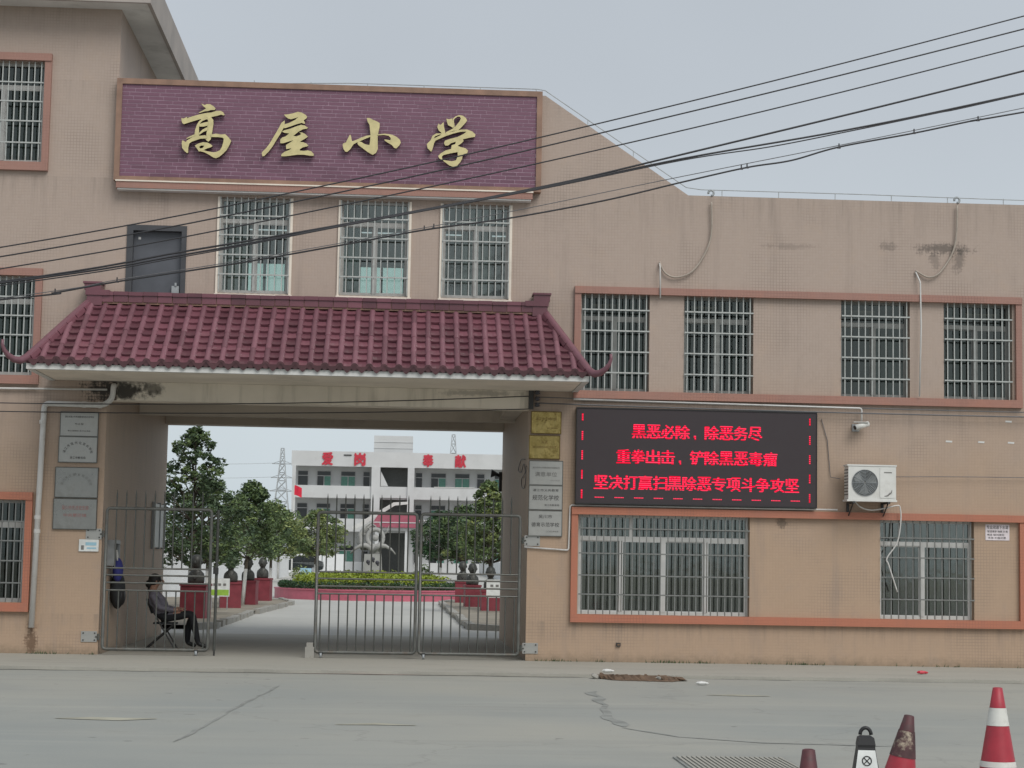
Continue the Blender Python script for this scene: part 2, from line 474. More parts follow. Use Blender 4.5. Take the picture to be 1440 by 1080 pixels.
M['far'] = plain('far_wall_tile', (0.56, 0.57, 0.57, 1), 0.7, var=0.06, scale=0.5, dirt=((0.42, 0.42, 0.41, 1), 0.5))
M['far2'] = plain('far_inner_wall', (0.60, 0.61, 0.61, 1), 0.75, var=0.08, scale=0.5)
M['farwin'] = plain('far_window_frame', (0.50, 0.50, 0.50, 1), 0.5)
M['farred'] = plain('porch_red_tile', (0.28, 0.06, 0.09, 1), 0.5, scale=2)
M['skin'] = plain('skin', (0.36, 0.20, 0.14, 1), 0.55, var=0.08)
M['shirt'] = plain('grey_shirt', (0.17, 0.16, 0.195, 1), 0.9, var=0.15, scale=12)
M['trouser'] = plain('dark_trousers', (0.016, 0.017, 0.02, 1), 0.9, var=0.2, scale=10)
M['hair'] = plain('dark_hair', (0.012, 0.011, 0.011, 1), 0.6, bump=0.4, scale=20)
M['bluebag'] = plain('blue_cloth', (0.04, 0.045, 0.22, 1), 0.8)
M['navy'] = plain('dark_cloth', (0.025, 0.027, 0.03, 1), 0.85)
M['pot'] = plain('crimson_planter', (0.20, 0.032, 0.045, 1), 0.5, var=0.2, scale=4, dirt=((0.10, 0.05, 0.045, 1), 0.4))
M['bronze'] = plain('dark_bronze', (0.055, 0.056, 0.05, 1), 0.5, 0.3, var=0.2, scale=8)
M['soil'] = plain('soil', (0.10, 0.075, 0.05, 1), 0.95, var=0.3, scale=8)
M['bark'] = plain('bark', (0.10, 0.085, 0.065, 1), 0.95, var=0.3, scale=14, bump=0.5)
M['lime'] = plain('limewash', (0.66, 0.66, 0.63, 1), 0.85, var=0.1, scale=6)
M['bedred'] = plain('bed_red_tile', (0.46, 0.12, 0.165, 1), 0.5, var=0.12, scale=3)
M['statue'] = plain('statue_stone', (0.33, 0.33, 0.315, 1), 0.65, var=0.14, scale=3, dirt=((0.25, 0.25, 0.24, 1), 0.5))
M['granite'] = plain('dark_granite', (0.05, 0.05, 0.06, 1), 0.4)
M['kerb'] = plain('kerb_stone', (0.32, 0.31, 0.28, 1), 0.85, var=0.2, scale=3, dirt=((0.14, 0.13, 0.10, 1), 0.6))
M['paving'] = plain('strip_paving', (0.25, 0.22, 0.175, 1), 0.9, var=0.25, scale=1.6, dirt=((0.13, 0.13, 0.06, 1), 0.6))
M['wallw'] = plain('white_boundary', (0.70, 0.71, 0.71, 1), 0.7, var=0.06, scale=1.0, dirt=((0.45, 0.45, 0.43, 1), 0.5))
M['coned'] = plain('cone_red', (0.36, 0.028, 0.045, 1), 0.45, var=0.12, scale=8, dirt=((0.20, 0.04, 0.05, 1), 0.5))
M['conew'] = plain('cone_white', (0.62, 0.62, 0.58, 1), 0.5, var=0.08, scale=8, dirt=((0.3, 0.28, 0.25, 1), 0.5))
M['conep'] = plain('cone_worn', (0.085, 0.026, 0.03, 1), 0.6, var=0.35, scale=8, dirt=((0.05, 0.05, 0.045, 1), 0.9))
M['conebe'] = plain('cone_peeled', (0.07, 0.03, 0.032, 1), 0.7, var=0.4, scale=13, dirt=((0.50, 0.43, 0.32, 1), 0.95))
M['carp'] = plain('car_paint', (0.02, 0.026, 0.026, 1), 0.22, 0.2)
M['glass_d'] = plain('dark_glass', (0.02, 0.024, 0.025, 1), 0.08)
M['lamp'] = plain('head_lamp', (0.5, 0.5, 0.5, 1), 0.15)
M['paper'] = plain('paper', (0.66, 0.60, 0.62, 1), 0.8)
M['signw'] = plain('sign_white', (0.66, 0.68, 0.66, 1), 0.5)
M['signg'] = plain('sign_green', (0.28, 0.46, 0.06, 1), 0.5)
M['fardark'] = plain('far_dark_glass', (0.035, 0.04, 0.042, 1), 0.15)
M['fargreen'] = plain('far_green_glass', (0.10, 0.27, 0.21, 1), 0.2)
M['conet'] = plain('cone_dark_tip', (0.10, 0.03, 0.035, 1), 0.6, var=0.3, scale=10, dirt=((0.03, 0.03, 0.03, 1), 0.9))
M['flag'] = plain('red_flag', (0.62, 0.02, 0.05, 1), 0.8)
M['blue'] = plain('pale_blue_print', (0.30, 0.50, 0.60, 1), 0.6)
M['pylon'] = plain('pylon_steel', (0.42, 0.45, 0.47, 1), 0.6, 0.0)
M['rubble'] = plain('brown_rubble', (0.13, 0.085, 0.055, 1), 0.95, var=0.4, scale=9)
M['yellow'] = plain('worn_yellow_paint', (0.355, 0.345, 0.275, 1), 0.85, var=0.2, scale=3)
M['gutter'] = plain('gutter_grime', (0.14, 0.135, 0.115, 1), 0.95, var=0.35, scale=5)
M['tar'] = plain('tar_joint', (0.24, 0.247, 0.23, 1), 0.9, var=0.25, scale=3)

def glass(name, tint, refl=0.07):
    t = NT(name)
    tr = t.n('BsdfTransparent', i_Color=tint)
    gl = t.n('BsdfGlossy', i_Roughness=0.06, i_Color=(0.85, 0.9, 0.88, 1))
    nrm = t.bump(t.noise(1.4, t.n('NewGeometry').outputs['Position']), 0.06, 0.05)
    t.set(gl.inputs['Normal'], nrm)
    lw = t.n('LayerWeight', i_Blend=0.25)
    f = t.math('ADD', t.math('MULTIPLY', lw.outputs['Fresnel'], 0.7), refl)
    mx = t.n('MixShader', i_0=f, i_1=tr, i_2=gl)
    t.t.links.new(mx.outputs[0], t.out.inputs[0])
    return t.mat
M['glass'] = glass('window_glass', (0.50, 0.56, 0.52, 1), 0.05)
M['glasslow'] = glass('lower_window_glass', (0.58, 0.61, 0.56, 1), 0.14)
M['glassmid'] = glass('upper_window_glass', (0.78, 0.83, 0.80, 1), 0.09)
M['glassm'] = glass('mint_glass', (0.88, 0.99, 0.95, 1), 0.03)
M['glassg'] = glass('green_glass', (0.28, 0.50, 0.40, 1), 0.10)

def emis(name):
    t = NT(name)
    p = t.n('NewGeometry').outputs['Position']
    z = t.n('SeparateXYZ', i_0=p).outputs[2]
    st = t.math('SINE', t.math('MULTIPLY', z, 2 * pi / 0.034))
    f = t.rng(st, -0.2, 0.9)
    c = t.mix(f, (0.72, 0.0, 0.028, 1), (1.0, 0.06, 0.13, 1))
    e = t.n('Emission', i_0=c, i_1=1.15)
    t.t.links.new(e.outputs[0], t.out.inputs[0])
    return t.mat
M['led'] = emis('red_led')
M['ledbg'] = plain('led_panel', (0.034, 0.025, 0.029, 1), 0.6, var=0.06)

def concrete(name, a, b, k=(0.4, 1.0, 1.0), dark=0.6, tint=None):
    t = NT(name)
    p = t.n('NewGeometry').outputs['Position']
    n1 = t.noise(0.22, p, 6, 0.6, stretch=k)
    n2 = t.noise(1.1, p, 7, 0.7, stretch=(0.45, 1.3, 1))
    n3 = t.noise(24, p, 3, 0.6)
    c = t.ramp(n1, [(0.32, a), (0.66, b)])
    c = t.mix(t.rng(n2, 0.5, 0.78, 0, dark), c, sc4(a, 0.66))
    c = t.mix(t.rng(n2, 0.46, 0.2, 0, 0.35), c, sc4(b, 1.16))
    c = t.mix(t.math('MULTIPLY', t.math('SUBTRACT', n3, 0.5), 0.5), c, sc4(b, 1.5))
    if tint:
        c = t.mix(t.rng(t.noise(0.5, p, 5, 0.6), 0.5, 0.75, 0, 0.6), c, tint)
    return t.bsdf(c, 0.85, 0, t.bump(n3, 0.25, 0.006), 0.3)
def road_mat():
    t = NT('road_concrete')
    p = t.n('NewGeometry').outputs['Position']
    big = t.noise(0.16, p, 4, 0.55)
    big2 = t.noise(0.33, t.n('VectorMath', operation='ADD', i_0=p, i_1=(31.0, 7.0, 0)).outputs[0], 4, 0.6)
    c = t.ramp(big, [(0.32, (0.275, 0.29, 0.275, 1)), (0.5, (0.32, 0.322, 0.292, 1)), (0.7, (0.355, 0.345, 0.30, 1))])
    c = t.mix(t.rng(big2, 0.5, 0.75, 0, 0.45), c, (0.24, 0.255, 0.245, 1))                       # damp, bluish patches
    trk = t.noise(1.0, p, 5, 0.6, stretch=(0.10, 1.5, 1))
    c = t.mix(t.rng(trk, 0.52, 0.75, 0, 0.5), c, (0.25, 0.252, 0.235, 1))                        # tyre tracks along the street
    c = t.mix(t.rng(trk, 0.46, 0.25, 0, 0.4), c, (0.39, 0.385, 0.345, 1))
    med = t.noise(1.3, p, 6, 0.7)
    c = t.mix(t.rng(med, 0.55, 0.75, 0, 0.35), c, (0.23, 0.228, 0.20, 1))
    spots = t.noise(3.1, p, 3, 0.5)
    c = t.mix(t.rng(spots, 0.69, 0.74, 0, 0.6), c, (0.15, 0.148, 0.14, 1))                       # oil and gum spots
    fine = t.noise(45, p, 3, 0.7)
    c = t.mix(t.rng(fine, 0.55, 0.8, 0, 0.35), c, (0.2, 0.2, 0.185, 1))
    c = t.mix(t.rng(fine, 0.45, 0.2, 0, 0.35), c, (0.45, 0.445, 0.41, 1))
    cr = t.n('TexVoronoi', feature='DISTANCE_TO_EDGE', i_Vector=t.n('VectorMath', operation='ADD', i_0=p, i_1=t.n('VectorMath', operation='SCALE', i_0=t.n('TexNoise', i_Vector=p, i_Scale=1.2, i_Detail=5.0).outputs['Color'], i_Scale=1.4).outputs[0]).outputs[0], i_Scale=0.16)
    c = t.mix(t.rng(cr.outputs['Distance'], 0.006, 0.0, 0, 0.28), c, (0.2, 0.2, 0.185, 1))      # hairline cracks
    h = t.math('ADD', fine, t.math('MULTIPLY', med, 2.0))
    return t.bsdf(c, 0.85, 0, t.bump(h, 0.35, 0.008), 0.3)
M['road'] = road_mat()
M['apron'] = concrete('apron_concrete', (0.315, 0.308, 0.272, 1), (0.375, 0.36, 0.315, 1), dark=0.5)
M['yard'] = concrete('yard_concrete', (0.40, 0.40, 0.375, 1), (0.47, 0.465, 0.435, 1), k=(1, 0.4, 1), dark=0.4)
M['earth'] = concrete('yard_earth', (0.26, 0.235, 0.18, 1), (0.33, 0.30, 0.24, 1), tint=(0.14, 0.17, 0.07, 1))
M['grout_red'] = plain('kerb_red_paint', (0.22, 0.10, 0.09, 1), 0.9, var=0.3, scale=4)

def leafm(name, c, var=0.45):
    t = NT(name)
    p = t.n('NewGeometry').outputs['Position']
    r = t.n('NewGeometry').outputs['Random Per Island']
    n1 = t.noise(1.6, p, 3)
    a = t.math('ADD', t.math('MULTIPLY', r, 0.55), t.math('MULTIPLY', n1, 0.45))
    cc = t.ramp(a, [(0.15, sc4(c, 1 - var)), (0.55, c), (0.9, sc4((c[0] * 1.25, c[1] * 1.1, c[2] * 0.8), 1 + var))])
    return t.bsdf(cc, 0.5, 0.0, None, 0.35, Transmission_Weight=0.0)
M['leaf_dark'] = leafm('leaf_dark', (0.066, 0.108, 0.054, 1))
M['leaf_mid'] = leafm('leaf_mid', (0.118, 0.175, 0.074, 1))
M['leaf_lite'] = leafm('leaf_light', (0.20, 0.25, 0.10, 1))
M['leaf_lime'] = leafm('leaf_lime', (0.24, 0.31, 0.035, 1), 0.3)
M['leaf_hedge'] = leafm('leaf_hedge', (0.03, 0.075, 0.03, 1))

# ------------------------------------------------------------------ the ground
g = MB().quad((-3000, -600, -0.30), (3000, -600, -0.30), (3000, 4000, -0.30), (-3000, 4000, -0.30)).build('ground', M['earth'])
struct(g)
road = struct(MB().box(-160, 160, -90, -3.3, -0.25, 0.0).build('road', M['road']))
# forecourt apron with a worn, slightly uneven front edge, a low step above the road
b = MB()
xs = [-60] + [-9 + i * 0.22 for i in range(int(22 / 0.22))] + [60]
for i in range(len(xs) - 1):
    def ed(x):
        return -3.3 + 0.05 * sin(x * 1.9) + 0.03 * sin(x * 5.3 + 1) + (0.25 if x > 4.2 else 0) * 0
    x0, x1 = xs[i], xs[i + 1]
    b.quad((x0, ed(x0), 0.045), (x1, ed(x1), 0.045), (x1, 8.6, 0.06), (x0, 8.6, 0.06))
    b.quad((x0, ed(x0), -0.05), (x1, ed(x1), -0.05), (x1, ed(x1), 0.045), (x0, ed(x0), 0.045))
apron = struct(b.build('forecourt', M['apron']))
b = MB()
ys = [8.6, 40, 80, 120, 170]
zz = [0.06, 0.05, 0.09, 0.22, 0.30]
for i in range(4):
    b.quad((-14, ys[i], zz[i]), (16, ys[i], zz[i]), (16, ys[i + 1], zz[i + 1]), (-14, ys[i + 1], zz[i + 1]))
struct(b.build('school_yard', M['yard']))
b = MB()
for (x0, x1) in ((-40, -14), (16, 45)):
    for i in range(4):
        b.quad((x0, ys[i], zz[i]), (x1, ys[i], zz[i]), (x1, ys[i + 1], zz[i + 1]), (x0, ys[i + 1], zz[i + 1]))
struct(b.build('yard_ground', M['earth']))

def ribbon(pts, w, z):
    b = MB()
    r2 = random.Random(len(pts) * 13 + int(w * 1000))
    P = []
    for i in range(len(pts) - 1):
        a = Vector(pts[i]); c = Vector(pts[i + 1]); n = max(2, int((c - a).length / 0.3))
        for k in range(n): P.append(a.lerp(c, k / n))
    P.append(Vector(pts[-1]))
    L = []
    for i, p in enumerate(P):
        t = (P[min(i + 1, len(P) - 1)] - P[max(0, i - 1)]).normalized()
        nn = Vector((-t.y, t.x)); ww = w * r2.uniform(0.35, 1.1) * (0.25 if i in (0, len(P) - 1) else 1)
        j = r2.uniform(-w, w) * 0.35
        L.append((p + nn * (ww / 2 + j), p - nn * (ww / 2 - j)))
    for i in range(len(L) - 1):
        b.quad((*L[i][0], z), (*L[i][1], z), (*L[i + 1][1], z), (*L[i + 1][0], z))
    return b
ribbon([(2.5, -6.2), (2.42, -8.2), (2.3, -9.8), (2.25, -11.4)], 0.16, 0.004).build('patched_crack', M['tar'], road)
ribbon([(2.25, -11.5), (2.7, -12.4), (3.4, -12.9), (4.6, -13.1)], 0.06, 0.004).build('patched_crack', M['tar'], road)
ribbon([(-1.5, -6.0), (-1.7, -9.0), (-1.95, -13.5)], 0.05, 0.004).build('road_joint', M['tar'], road)
ribbon([(-9.5, -3.40), (-4, -3.38), (0, -3.39), (2.75, -3.36)], 0.09, 0.0045).build('gutter_dirt', M['gutter'], road)
ribbon([(4.15, -3.36), (8, -3.4), (13, -3.38)], 0.04, 0.0045).build('gutter_dirt', M['gutter'], road)
for pts, ww in (([(-3.4, -11.2), (-2.4, -11.15)], 0.3), ([(-0.6, -11.5), (0.2, -11.5)], 0.25), ([(3.9, -6.6), (4.7, -6.6)], 0.3)):
    ribbon(pts, ww, 0.005).build('worn_paint_mark', M['yellow'], road)
# ribbed concrete slab in the near road
sl_ = MB().box(2.36, 3.32, -16.4, -14.33, 0.0, 0.012).build('ribbed_slab', M['tar'], road)
rbm = MB().box(-0.011, 0.011, -1.0, 1.0, 0.0, 0.01).mesh('rib', M['apron'])
for i in range(22): link('rib', rbm, sl_, (2.40 + i * 0.0415, -15.36, 0.0125), (0, 0, 0.0))
# red painted lip on the step
ribbon([(-1.6, -3.39), (0.4, -3.39)], 0.05, 0.007).build('red_paint_line', M['grout_red'], road)

# ------------------------------------------------------------------ the school building
bld = thing('school_building', 'tan mosaic-tiled school building with plum name sign, barred windows and a gateway passage', 'building')
DEP = 8.0
def wall_sheet(name, x0, x1, z0, z1, openings, y=0.0, reveal=0.24, mat=None, revmat=None):
    """a wall sheet with openings and their reveals (towards +Y when reveal > 0)"""
    xs = sorted({x0, x1, *[o[0] for o in openings], *[o[1] for o in openings]})
    zs = sorted({z0, z1, *[o[2] for o in openings], *[o[3] for o in openings]})
    xs = [x for x in xs if x0 <= x <= x1]; zs = [z for z in zs if z0 <= z <= z1]
    b = MB()
    for i in range(len(xs) - 1):
        for j in range(len(zs) - 1):
            cx = (xs[i] + xs[i + 1]) / 2; cz = (zs[j] + zs[j + 1]) / 2
            if any(o[0] < cx < o[1] and o[2] < cz < o[3] for o in openings): continue
            b.quad((xs[i], y, zs[j]), (xs[i + 1], y, zs[j]), (xs[i + 1], y, zs[j + 1]), (xs[i], y, zs[j + 1]))
    if reveal:
        b.mi = 1
        for (a, c, d, e) in openings:
            if d <= z0: continue
            yy = y + reveal
            b.quad((a, y, d), (a, yy, d), (a, yy, e), (a, y, e)); b.quad((c, yy, d), (c, y, d), (c, y, e), (c, yy, e))
            b.quad((a, y, d), (c, y, d), (c, yy, d), (a, yy, d)); b.quad((a, y, e), (a, yy, e), (c, yy, e), (c, y, e))
    return b.build(name, [mat or M['wall'], revmat or mat or M['wall']], bld, recalc=False)

ZT, ZC, ZR = 10.52, 9.31, 7.71
LW = [(-7.3, -5.95, 7.94, 9.60), (-7.3, -5.96, 4.47, 6.07), (-7.3, -5.97, 0.85, 2.47)]
MW = [(-3.05, -1.90, 5.89, 7.46), (-1.09, 0.03, 5.90, 7.46), (0.57, 1.68, 5.90, 7.45)]
DOOR = (-4.53, -3.57, 4.86, 6.96)
UW = [(2.88, 4.00, 4.43, 6.03), (4.57, 5.72, 4.43, 6.03), (7.18, 8.33, 4.43, 6.03), (8.90, 10.05, 4.43, 6.03)]
LO = [(2.88, 5.68, 0.81, 2.42), (7.83, 9.39, 0.81, 2.42)]
OUT = [(11.3, 12.4, 4.43, 6.03), (11.3, 12.4, 0.81, 2.42)]
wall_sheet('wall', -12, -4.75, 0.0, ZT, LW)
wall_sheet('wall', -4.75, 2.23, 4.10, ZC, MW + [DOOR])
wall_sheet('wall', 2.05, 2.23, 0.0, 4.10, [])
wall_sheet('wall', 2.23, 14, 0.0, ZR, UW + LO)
MB().add([(2.23, 0, ZR), (4.62, 0, ZR), (2.23, 0, ZC)], [(0, 1, 2)]).build('wall', M['wall'], bld, recalc=False)
# parapet thickness behind the tops
b = MB()
b.box(-4.74, 2.23, 0.004, 0.24, 8.3, ZC - 0.001).box(4.62, 14, 0.004, 0.24, 6.9, ZR - 0.001)
b.add([(2.231, .004, 6.9), (4.619, .004, 6.9), (4.619, .004, ZR - .001), (2.231, .004, ZC - .001), (2.231, .24, 6.9), (4.619, .24, 6.9), (4.619, .24, ZR - .001), (2.231, .24, ZC - .001)],
      [(0, 1, 2, 3), (4, 7, 6, 5), (3, 2, 6, 7), (0, 3, 7, 4), (1, 5, 6, 2)])
b.build('parapet', M['plaster'], bld)
# tower: return wall, eaves slab; end walls
MB().quad((-4.75, 0, 6.9), (-4.75, DEP, 6.9), (-4.75, DEP, ZT), (-4.75, 0, ZT)).build('wall', M['wall'], bld, recalc=False)
b = MB().box(-12.5, -4.28, -0.45, DEP + 0.4, ZT + 0.0, ZT + 0.05)
b.build('eaves_soffit', M['slab'], bld)
b = MB().box(-12.55, -4.22, -0.51, -0.45, ZT - 0.02, ZT + 0.55).box(-4.28, -4.22, -0.45, DEP + 0.46, ZT - 0.02, ZT + 0.55).box(-12.5, -4.28, -0.44, DEP + 0.4, ZT + 0.06, ZT + 0.3)
b.build('eaves_fascia', M['fascia'], bld)
b = MB().quad((-12, 0, 0), (-12, DEP, 0), (-12, DEP, ZT), (-12, 0, ZT)).quad((14, 0, 0), (14, DEP, 0), (14, DEP, ZR), (14, 0, ZR))
b.build('end_wall', M['wall'], bld, recalc=False)
# back wall with the far passage mouth and the rear windows that show through the rooms
BW = [(-3.35, -2.44, 6.55, 7.66), (-1.0, -0.02, 6.6, 7.64)]
wall_sheet('rear_wall', -12, -4.75, 0, ZT, [], y=DEP, reveal=0)
wall_sheet('rear_wall', -4.75, 2.05, 4.26, ZC - 1, BW, y=DEP, reveal=-0.2)
wall_sheet('rear_wall', 2.05, 14, 0, ZR - 0.5, BW, y=DEP, reveal=-0.2)
for (a, c, d, e) in BW:
    f = MB().box(a, c, DEP - 0.12, DEP - 0.07, d, d + 0.05).box(a, c, DEP - 0.12, DEP - 0.07, e - 0.05, e)
    f.box(a, a + 0.05, DEP - 0.12, DEP - 0.07, d + 0.05, e - 0.05).box(c - 0.05, c, DEP - 0.12, DEP - 0.07, d + 0.05, e - 0.05).box((a + c) / 2 - 0.03, (a + c) / 2 + 0.03, DEP - 0.12, DEP - 0.07, d + 0.05, e - 0.05)
    rw = f.build('rear_window', M['alu'], bld)
    MB().box(a + 0.05, c - 0.05, DEP - 0.10, DEP - 0.095, d + 0.05, e - 0.05).build('pane', M['glassm'], rw)
b = MB().box(-11.9, -4.8, 0.3, 7.9, ZT - 0.12, ZT - 0.01).box(-4.74, 2.2, 0.25, 7.9, 8.32, 8.45).box(2.2, 13.9, 0.25, 7.9, 6.95, 7.08)
b.build('roof', M['roofc'], bld)
b = MB()
for x0, x1, z in ((-11.9, -4.77, 3.4), (-11.9, -4.77, 7.0), (-4.74, 2.04, 4.62), (2.07, 13.9, 3.55)):
    b.box(x0, x1, 0.25, 7.95, z, z + 0.14)
b.build('floor_slab', M['room'], bld)
b = MB()
for x, z0, z1 in ((-4.72, 4.8, 8.3), (2.2, 4.8, 8.3), (6.4, 0.1, 6.9)):
    b.box(x, x + 0.12, 0.26, 7.9, z0, z1)
b.build('partition', M['room'], bld)
# gateway passage
MB().quad((-4.75, DEP, 0), (-4.75, 0, 0), (-4.75, 0, 4.6), (-4.75, DEP, 4.6)).build('passage_wall', M['passwall'], bld, recalc=False)
MB().quad((2.05, 0, 0), (2.05, DEP, 0), (2.05, DEP, 4.6), (2.05, 0, 4.6)).build('passage_wall', M['passwall'], bld, recalc=False)
MB().box(-4.748, 2.048, 0.3, 7.9, 4.52, 4.6).build('passage_ceiling', M['ceil'], bld)
b = MB().box(-4.748, 2.048, 0.002, 0.32, 4.095, 4.40)
b.build('front_beam', M['plaster'], bld)
for bx_ in ((-4.746, 2.046, 3.7, 4.0, 4.16, 4.52), (-4.746, 2.046, 7.55, 7.995, 4.26, 4.52), (1.75, 2.046, 0.33, 3.69, 4.2, 4.52)):
    MB().box(*bx_).build('ceiling_beam', M['ceil'], bld)
MB().box(-4.60, 2.04, -0.02, 0.0, 4.102, 4.402).build('beam_face', M['beamp'], bld)

# trim bands (projecting tiled frames)
def frame(x0, x1, z0, z1, t=0.115, tb=0.13, proj=0.07, mat='trim'):
    b = MB()
    b.box(x0, x1, -proj - 0.02, 0.02, z1 - t, z1).box(x0, x1, -proj - 0.01, 0.02, z0, z0 + tb)
    b.box(x0, x0 + t * 0.9, -proj, 0.02, z0 + tb, z1 - t).box(x1 - t * 0.9, x1, -proj, 0.02, z0 + tb, z1 - t)
    return b.build('window_surround', M[mat], bld)
frame(2.76, 10.20, 4.30, 6.14); frame(2.76, 10.24, 0.68, 2.53)
for (a, c, d, e) in LW: frame(a - 0.12, c + 0.115, d - 0.145, e + 0.125, 0.12, 0.14)

# windows: frame > pane, sash, curtain, bar
def window(x0, x1, z0, z1, nb, hb, mull=(0.5,), tr=0.235, yf=0.15, yg=-0.015, curtains=(), bay=False, lite=None, gmat='grille', thick=(), glz='glass', fr='alu'):
    b = MB(); y0, y1 = yf, yf + 0.06; t = 0.045
    zt = z1 - (z1 - z0) * tr
    b.box(x0, x1, y0, y1, z0, z0 + t).box(x0, x1, y0, y1, z1 - t, z1)
    b.box(x0, x0 + t, y0, y1, z0 + t, z1 - t).box(x1 - t, x1, y0, y1, z0 + t, z1 - t)
    b.box(x0 + t, x1 - t, y0, y1, zt - 0.04, zt + 0.03)
    cuts = [x0 + t] + [x0 + (x1 - x0) * m for m in mull] + [x1 - t]
    for q_, m in enumerate(cuts[1:-1]):
        hw = (0.045 if q_ in thick else 0.016) if thick else 0.028
        b.box(m - hw, m + hw, y0 - 0.01, y1, z0 + t, zt - 0.04)
    if len(mull) > 1: 
        m = x0 + (x1 - x0) * (lite or 0.5); b.box(m - 0.022, m + 0.022, y0, y1, zt + 0.03, z1 - t)
    wobj = b.build('window', M[fr], bld)
    MB().box(x0 + t, x1 - t, y0 + 0.03, y0 + 0.034, zt + 0.03, z1 - t).build('pane', M[glz], wobj)
    for i in range(len(cuts) - 1):
        a, c = cuts[i] + (0.03 if i else 0), cuts[i + 1] - (0.03 if i < len(cuts) - 2 else 0)
        yy = y0 + (0.012 if i % 2 else 0.035)
        f = MB(); s = 0.018
        f.box(a, c, yy - 0.01, yy + 0.012, z0 + t, z0 + t + s).box(a, c, yy - 0.01, yy + 0.012, zt - 0.04 - s, zt - 0.04)
        f.box(a, a + s, yy - 0.01, yy + 0.012, z0 + t + s, zt - 0.04 - s).box(c - s, c, yy - 0.01, yy + 0.012, z0 + t + s, zt - 0.04 - s)
        f.build('sash', M[fr], wobj)
        MB().box(a + s, c - s, yy, yy + 0.004, z0 + t + s, zt - 0.04 - s).build('pane', M[glz], wobj)
    # grille
    dx = (x1 - x0) / nb
    if nb:
        bm_ = boxmesh(0.017, 0.017, z1 - z0 - 0.01, M[gmat])
        off = 0.0 if bay else 0.5
        for i in range(nb + (1 if bay else 0)):
            xx = x0 + dx * (i + off)
            xx = min(max(xx, x0 + 0.012), x1 - 0.012)
            link('bar', bm_, wobj, (xx + rnd.uniform(-.004, .004), yg, (z0 + z1) / 2))
        hm = boxmesh(x1 - x0 - 0.01, 0.012, 0.022, M[gmat])
        for h in hb: link('bar', hm, wobj, ((x0 + x1) / 2, yg - 0.017, z0 + (z1 - z0) * h))
    for (fa, fb, mk, hz) in curtains:
        c = MB(); n = 26; c.smooth = True
        for i in range(n):
            xa = x0 + (x1 - x0) * (fa + (fb - fa) * i / n); xb = x0 + (x1 - x0) * (fa + (fb - fa) * (i + 1) / n)
            ya = yf + 0.22 + 0.04 * sin(i * 1.3); yb = yf + 0.22 + 0.04 * sin((i + 1) * 1.3)
            c.quad((xa, ya, z0 - 0.1 + hz), (xb, yb, z0 - 0.1 + hz), (xb, yb, z1 + 0.1), (xa, ya, z1 + 0.1))
        c.build('curtain', M[mk], wobj, recalc=False)
    return wobj
H4 = (0.19, 0.405, 0.62, 0.835)
for i, o in enumerate(UW):
    cu = [[(0.55, 1.0, 'curtain', 0), (0.05, 0.2, 'curtain', 0)], [(0.0, 0.16, 'curtain', 0), (0.72, 1.0, 'curtain', 0)], [(0.58, 1.0, 'curtain', 0)], [(0.0, 0.42, 'curtain', 0), (.9, 1, 'curtain', 0)]][i]
    window(*o, 10, H4, curtains=cu, fr='alud', yf=0.18)
window(*LO[0], 24, (0.2, 0.39, 0.61, 0.86), mull=(0.25, 0.5, 0.75), tr=0.235, curtains=[(0.1, 0.45, 'curtain2', 0.35)], lite=0.31, gmat='grille2', thick=(1,), glz='glasslow', fr='aluw')
window(*LO[1], 13, (0.2, 0.42, 0.62, 0.82), mull=(0.47,), tr=0.235, curtains=[(0.5, 1.0, 'curtain2', 0.2)], gmat='grille2', glz='glasslow', fr='aluw')
window(*LW[0], 13, (0.19, 0.405, 0.60, 0.79), mull=(0.5,), curtains=[(0.5, 0.95, 'curtain2', 0)])
window(*LW[1], 13, (0.19, 0.405, 0.60, 0.79), mull=(0.5,), curtains=[(0.4, 1.0, 'curtain', 0)])
window(*LW[2], 13, (0.19, 0.405, 0.60, 0.79), mull=(0.5,), gmat='grille2')
for i, o in enumerate(MW):
    cu = [[(0.0, 0.4, 'curtain2', 0.0)], [(0.0, 0.3, 'curtain', 0.0)], [(0.3, .75, 'curtain2', 0.0)]][i]
    wo_ = window(*o, 10, (0.19, 0.395, 0.60, 0.805), yf=0.10, yg=-0.04, bay=True, curtains=cu, glz='glassmid')
    x0, x1, z0, z1 = o
    s = MB().box(x0 - 0.035, x0 + 0.004, -0.035, 0.1, z0 - 0.02, z1).box(x1 - 0.004, x1 + 0.035, -0.035, 0.1, z0 - 0.02, z1).box(x0 - 0.05, x1 + 0.05, -0.06, 0.1, z0 - 0.06, z0 - 0.02)
    s.build('sill_frame', M['plaster'], wo_)

# grey door above the canopy
x0, x1, z0, z1 = DOOR
b = MB().box(x0, x0 + 0.10, -0.02, 0.2, z0, z1).box(x1 - 0.08, x1, -0.02, 0.2, z0, z1).box(x0 + 0.1, x1 - 0.08, -0.02, 0.2, z1 - 0.09, z1)
dr = b.build('door', M['doorframe'], bld)
MB().box(x0 + 0.1, x1 - 0.08, 0.10, 0.16, z0, z1 - 0.09).build('door_leaf', M['door'], dr)
MB().box(x1 - 0.22, x1 - 0.10, 0.02, 0.10, z0 + 0.98, z0 + 1.12).box(x1 - 0.17, x1 - 0.14, 0.0, 0.06, z0 + 1.12, z0 + 1.17).build('door_handle', M['galv'], dr)
MB().box(x0 + 0.17, x0 + 0.21, 0.095, 0.1, z1 - 0.22, z1 - 0.18).build('sticker', M['white'], dr)

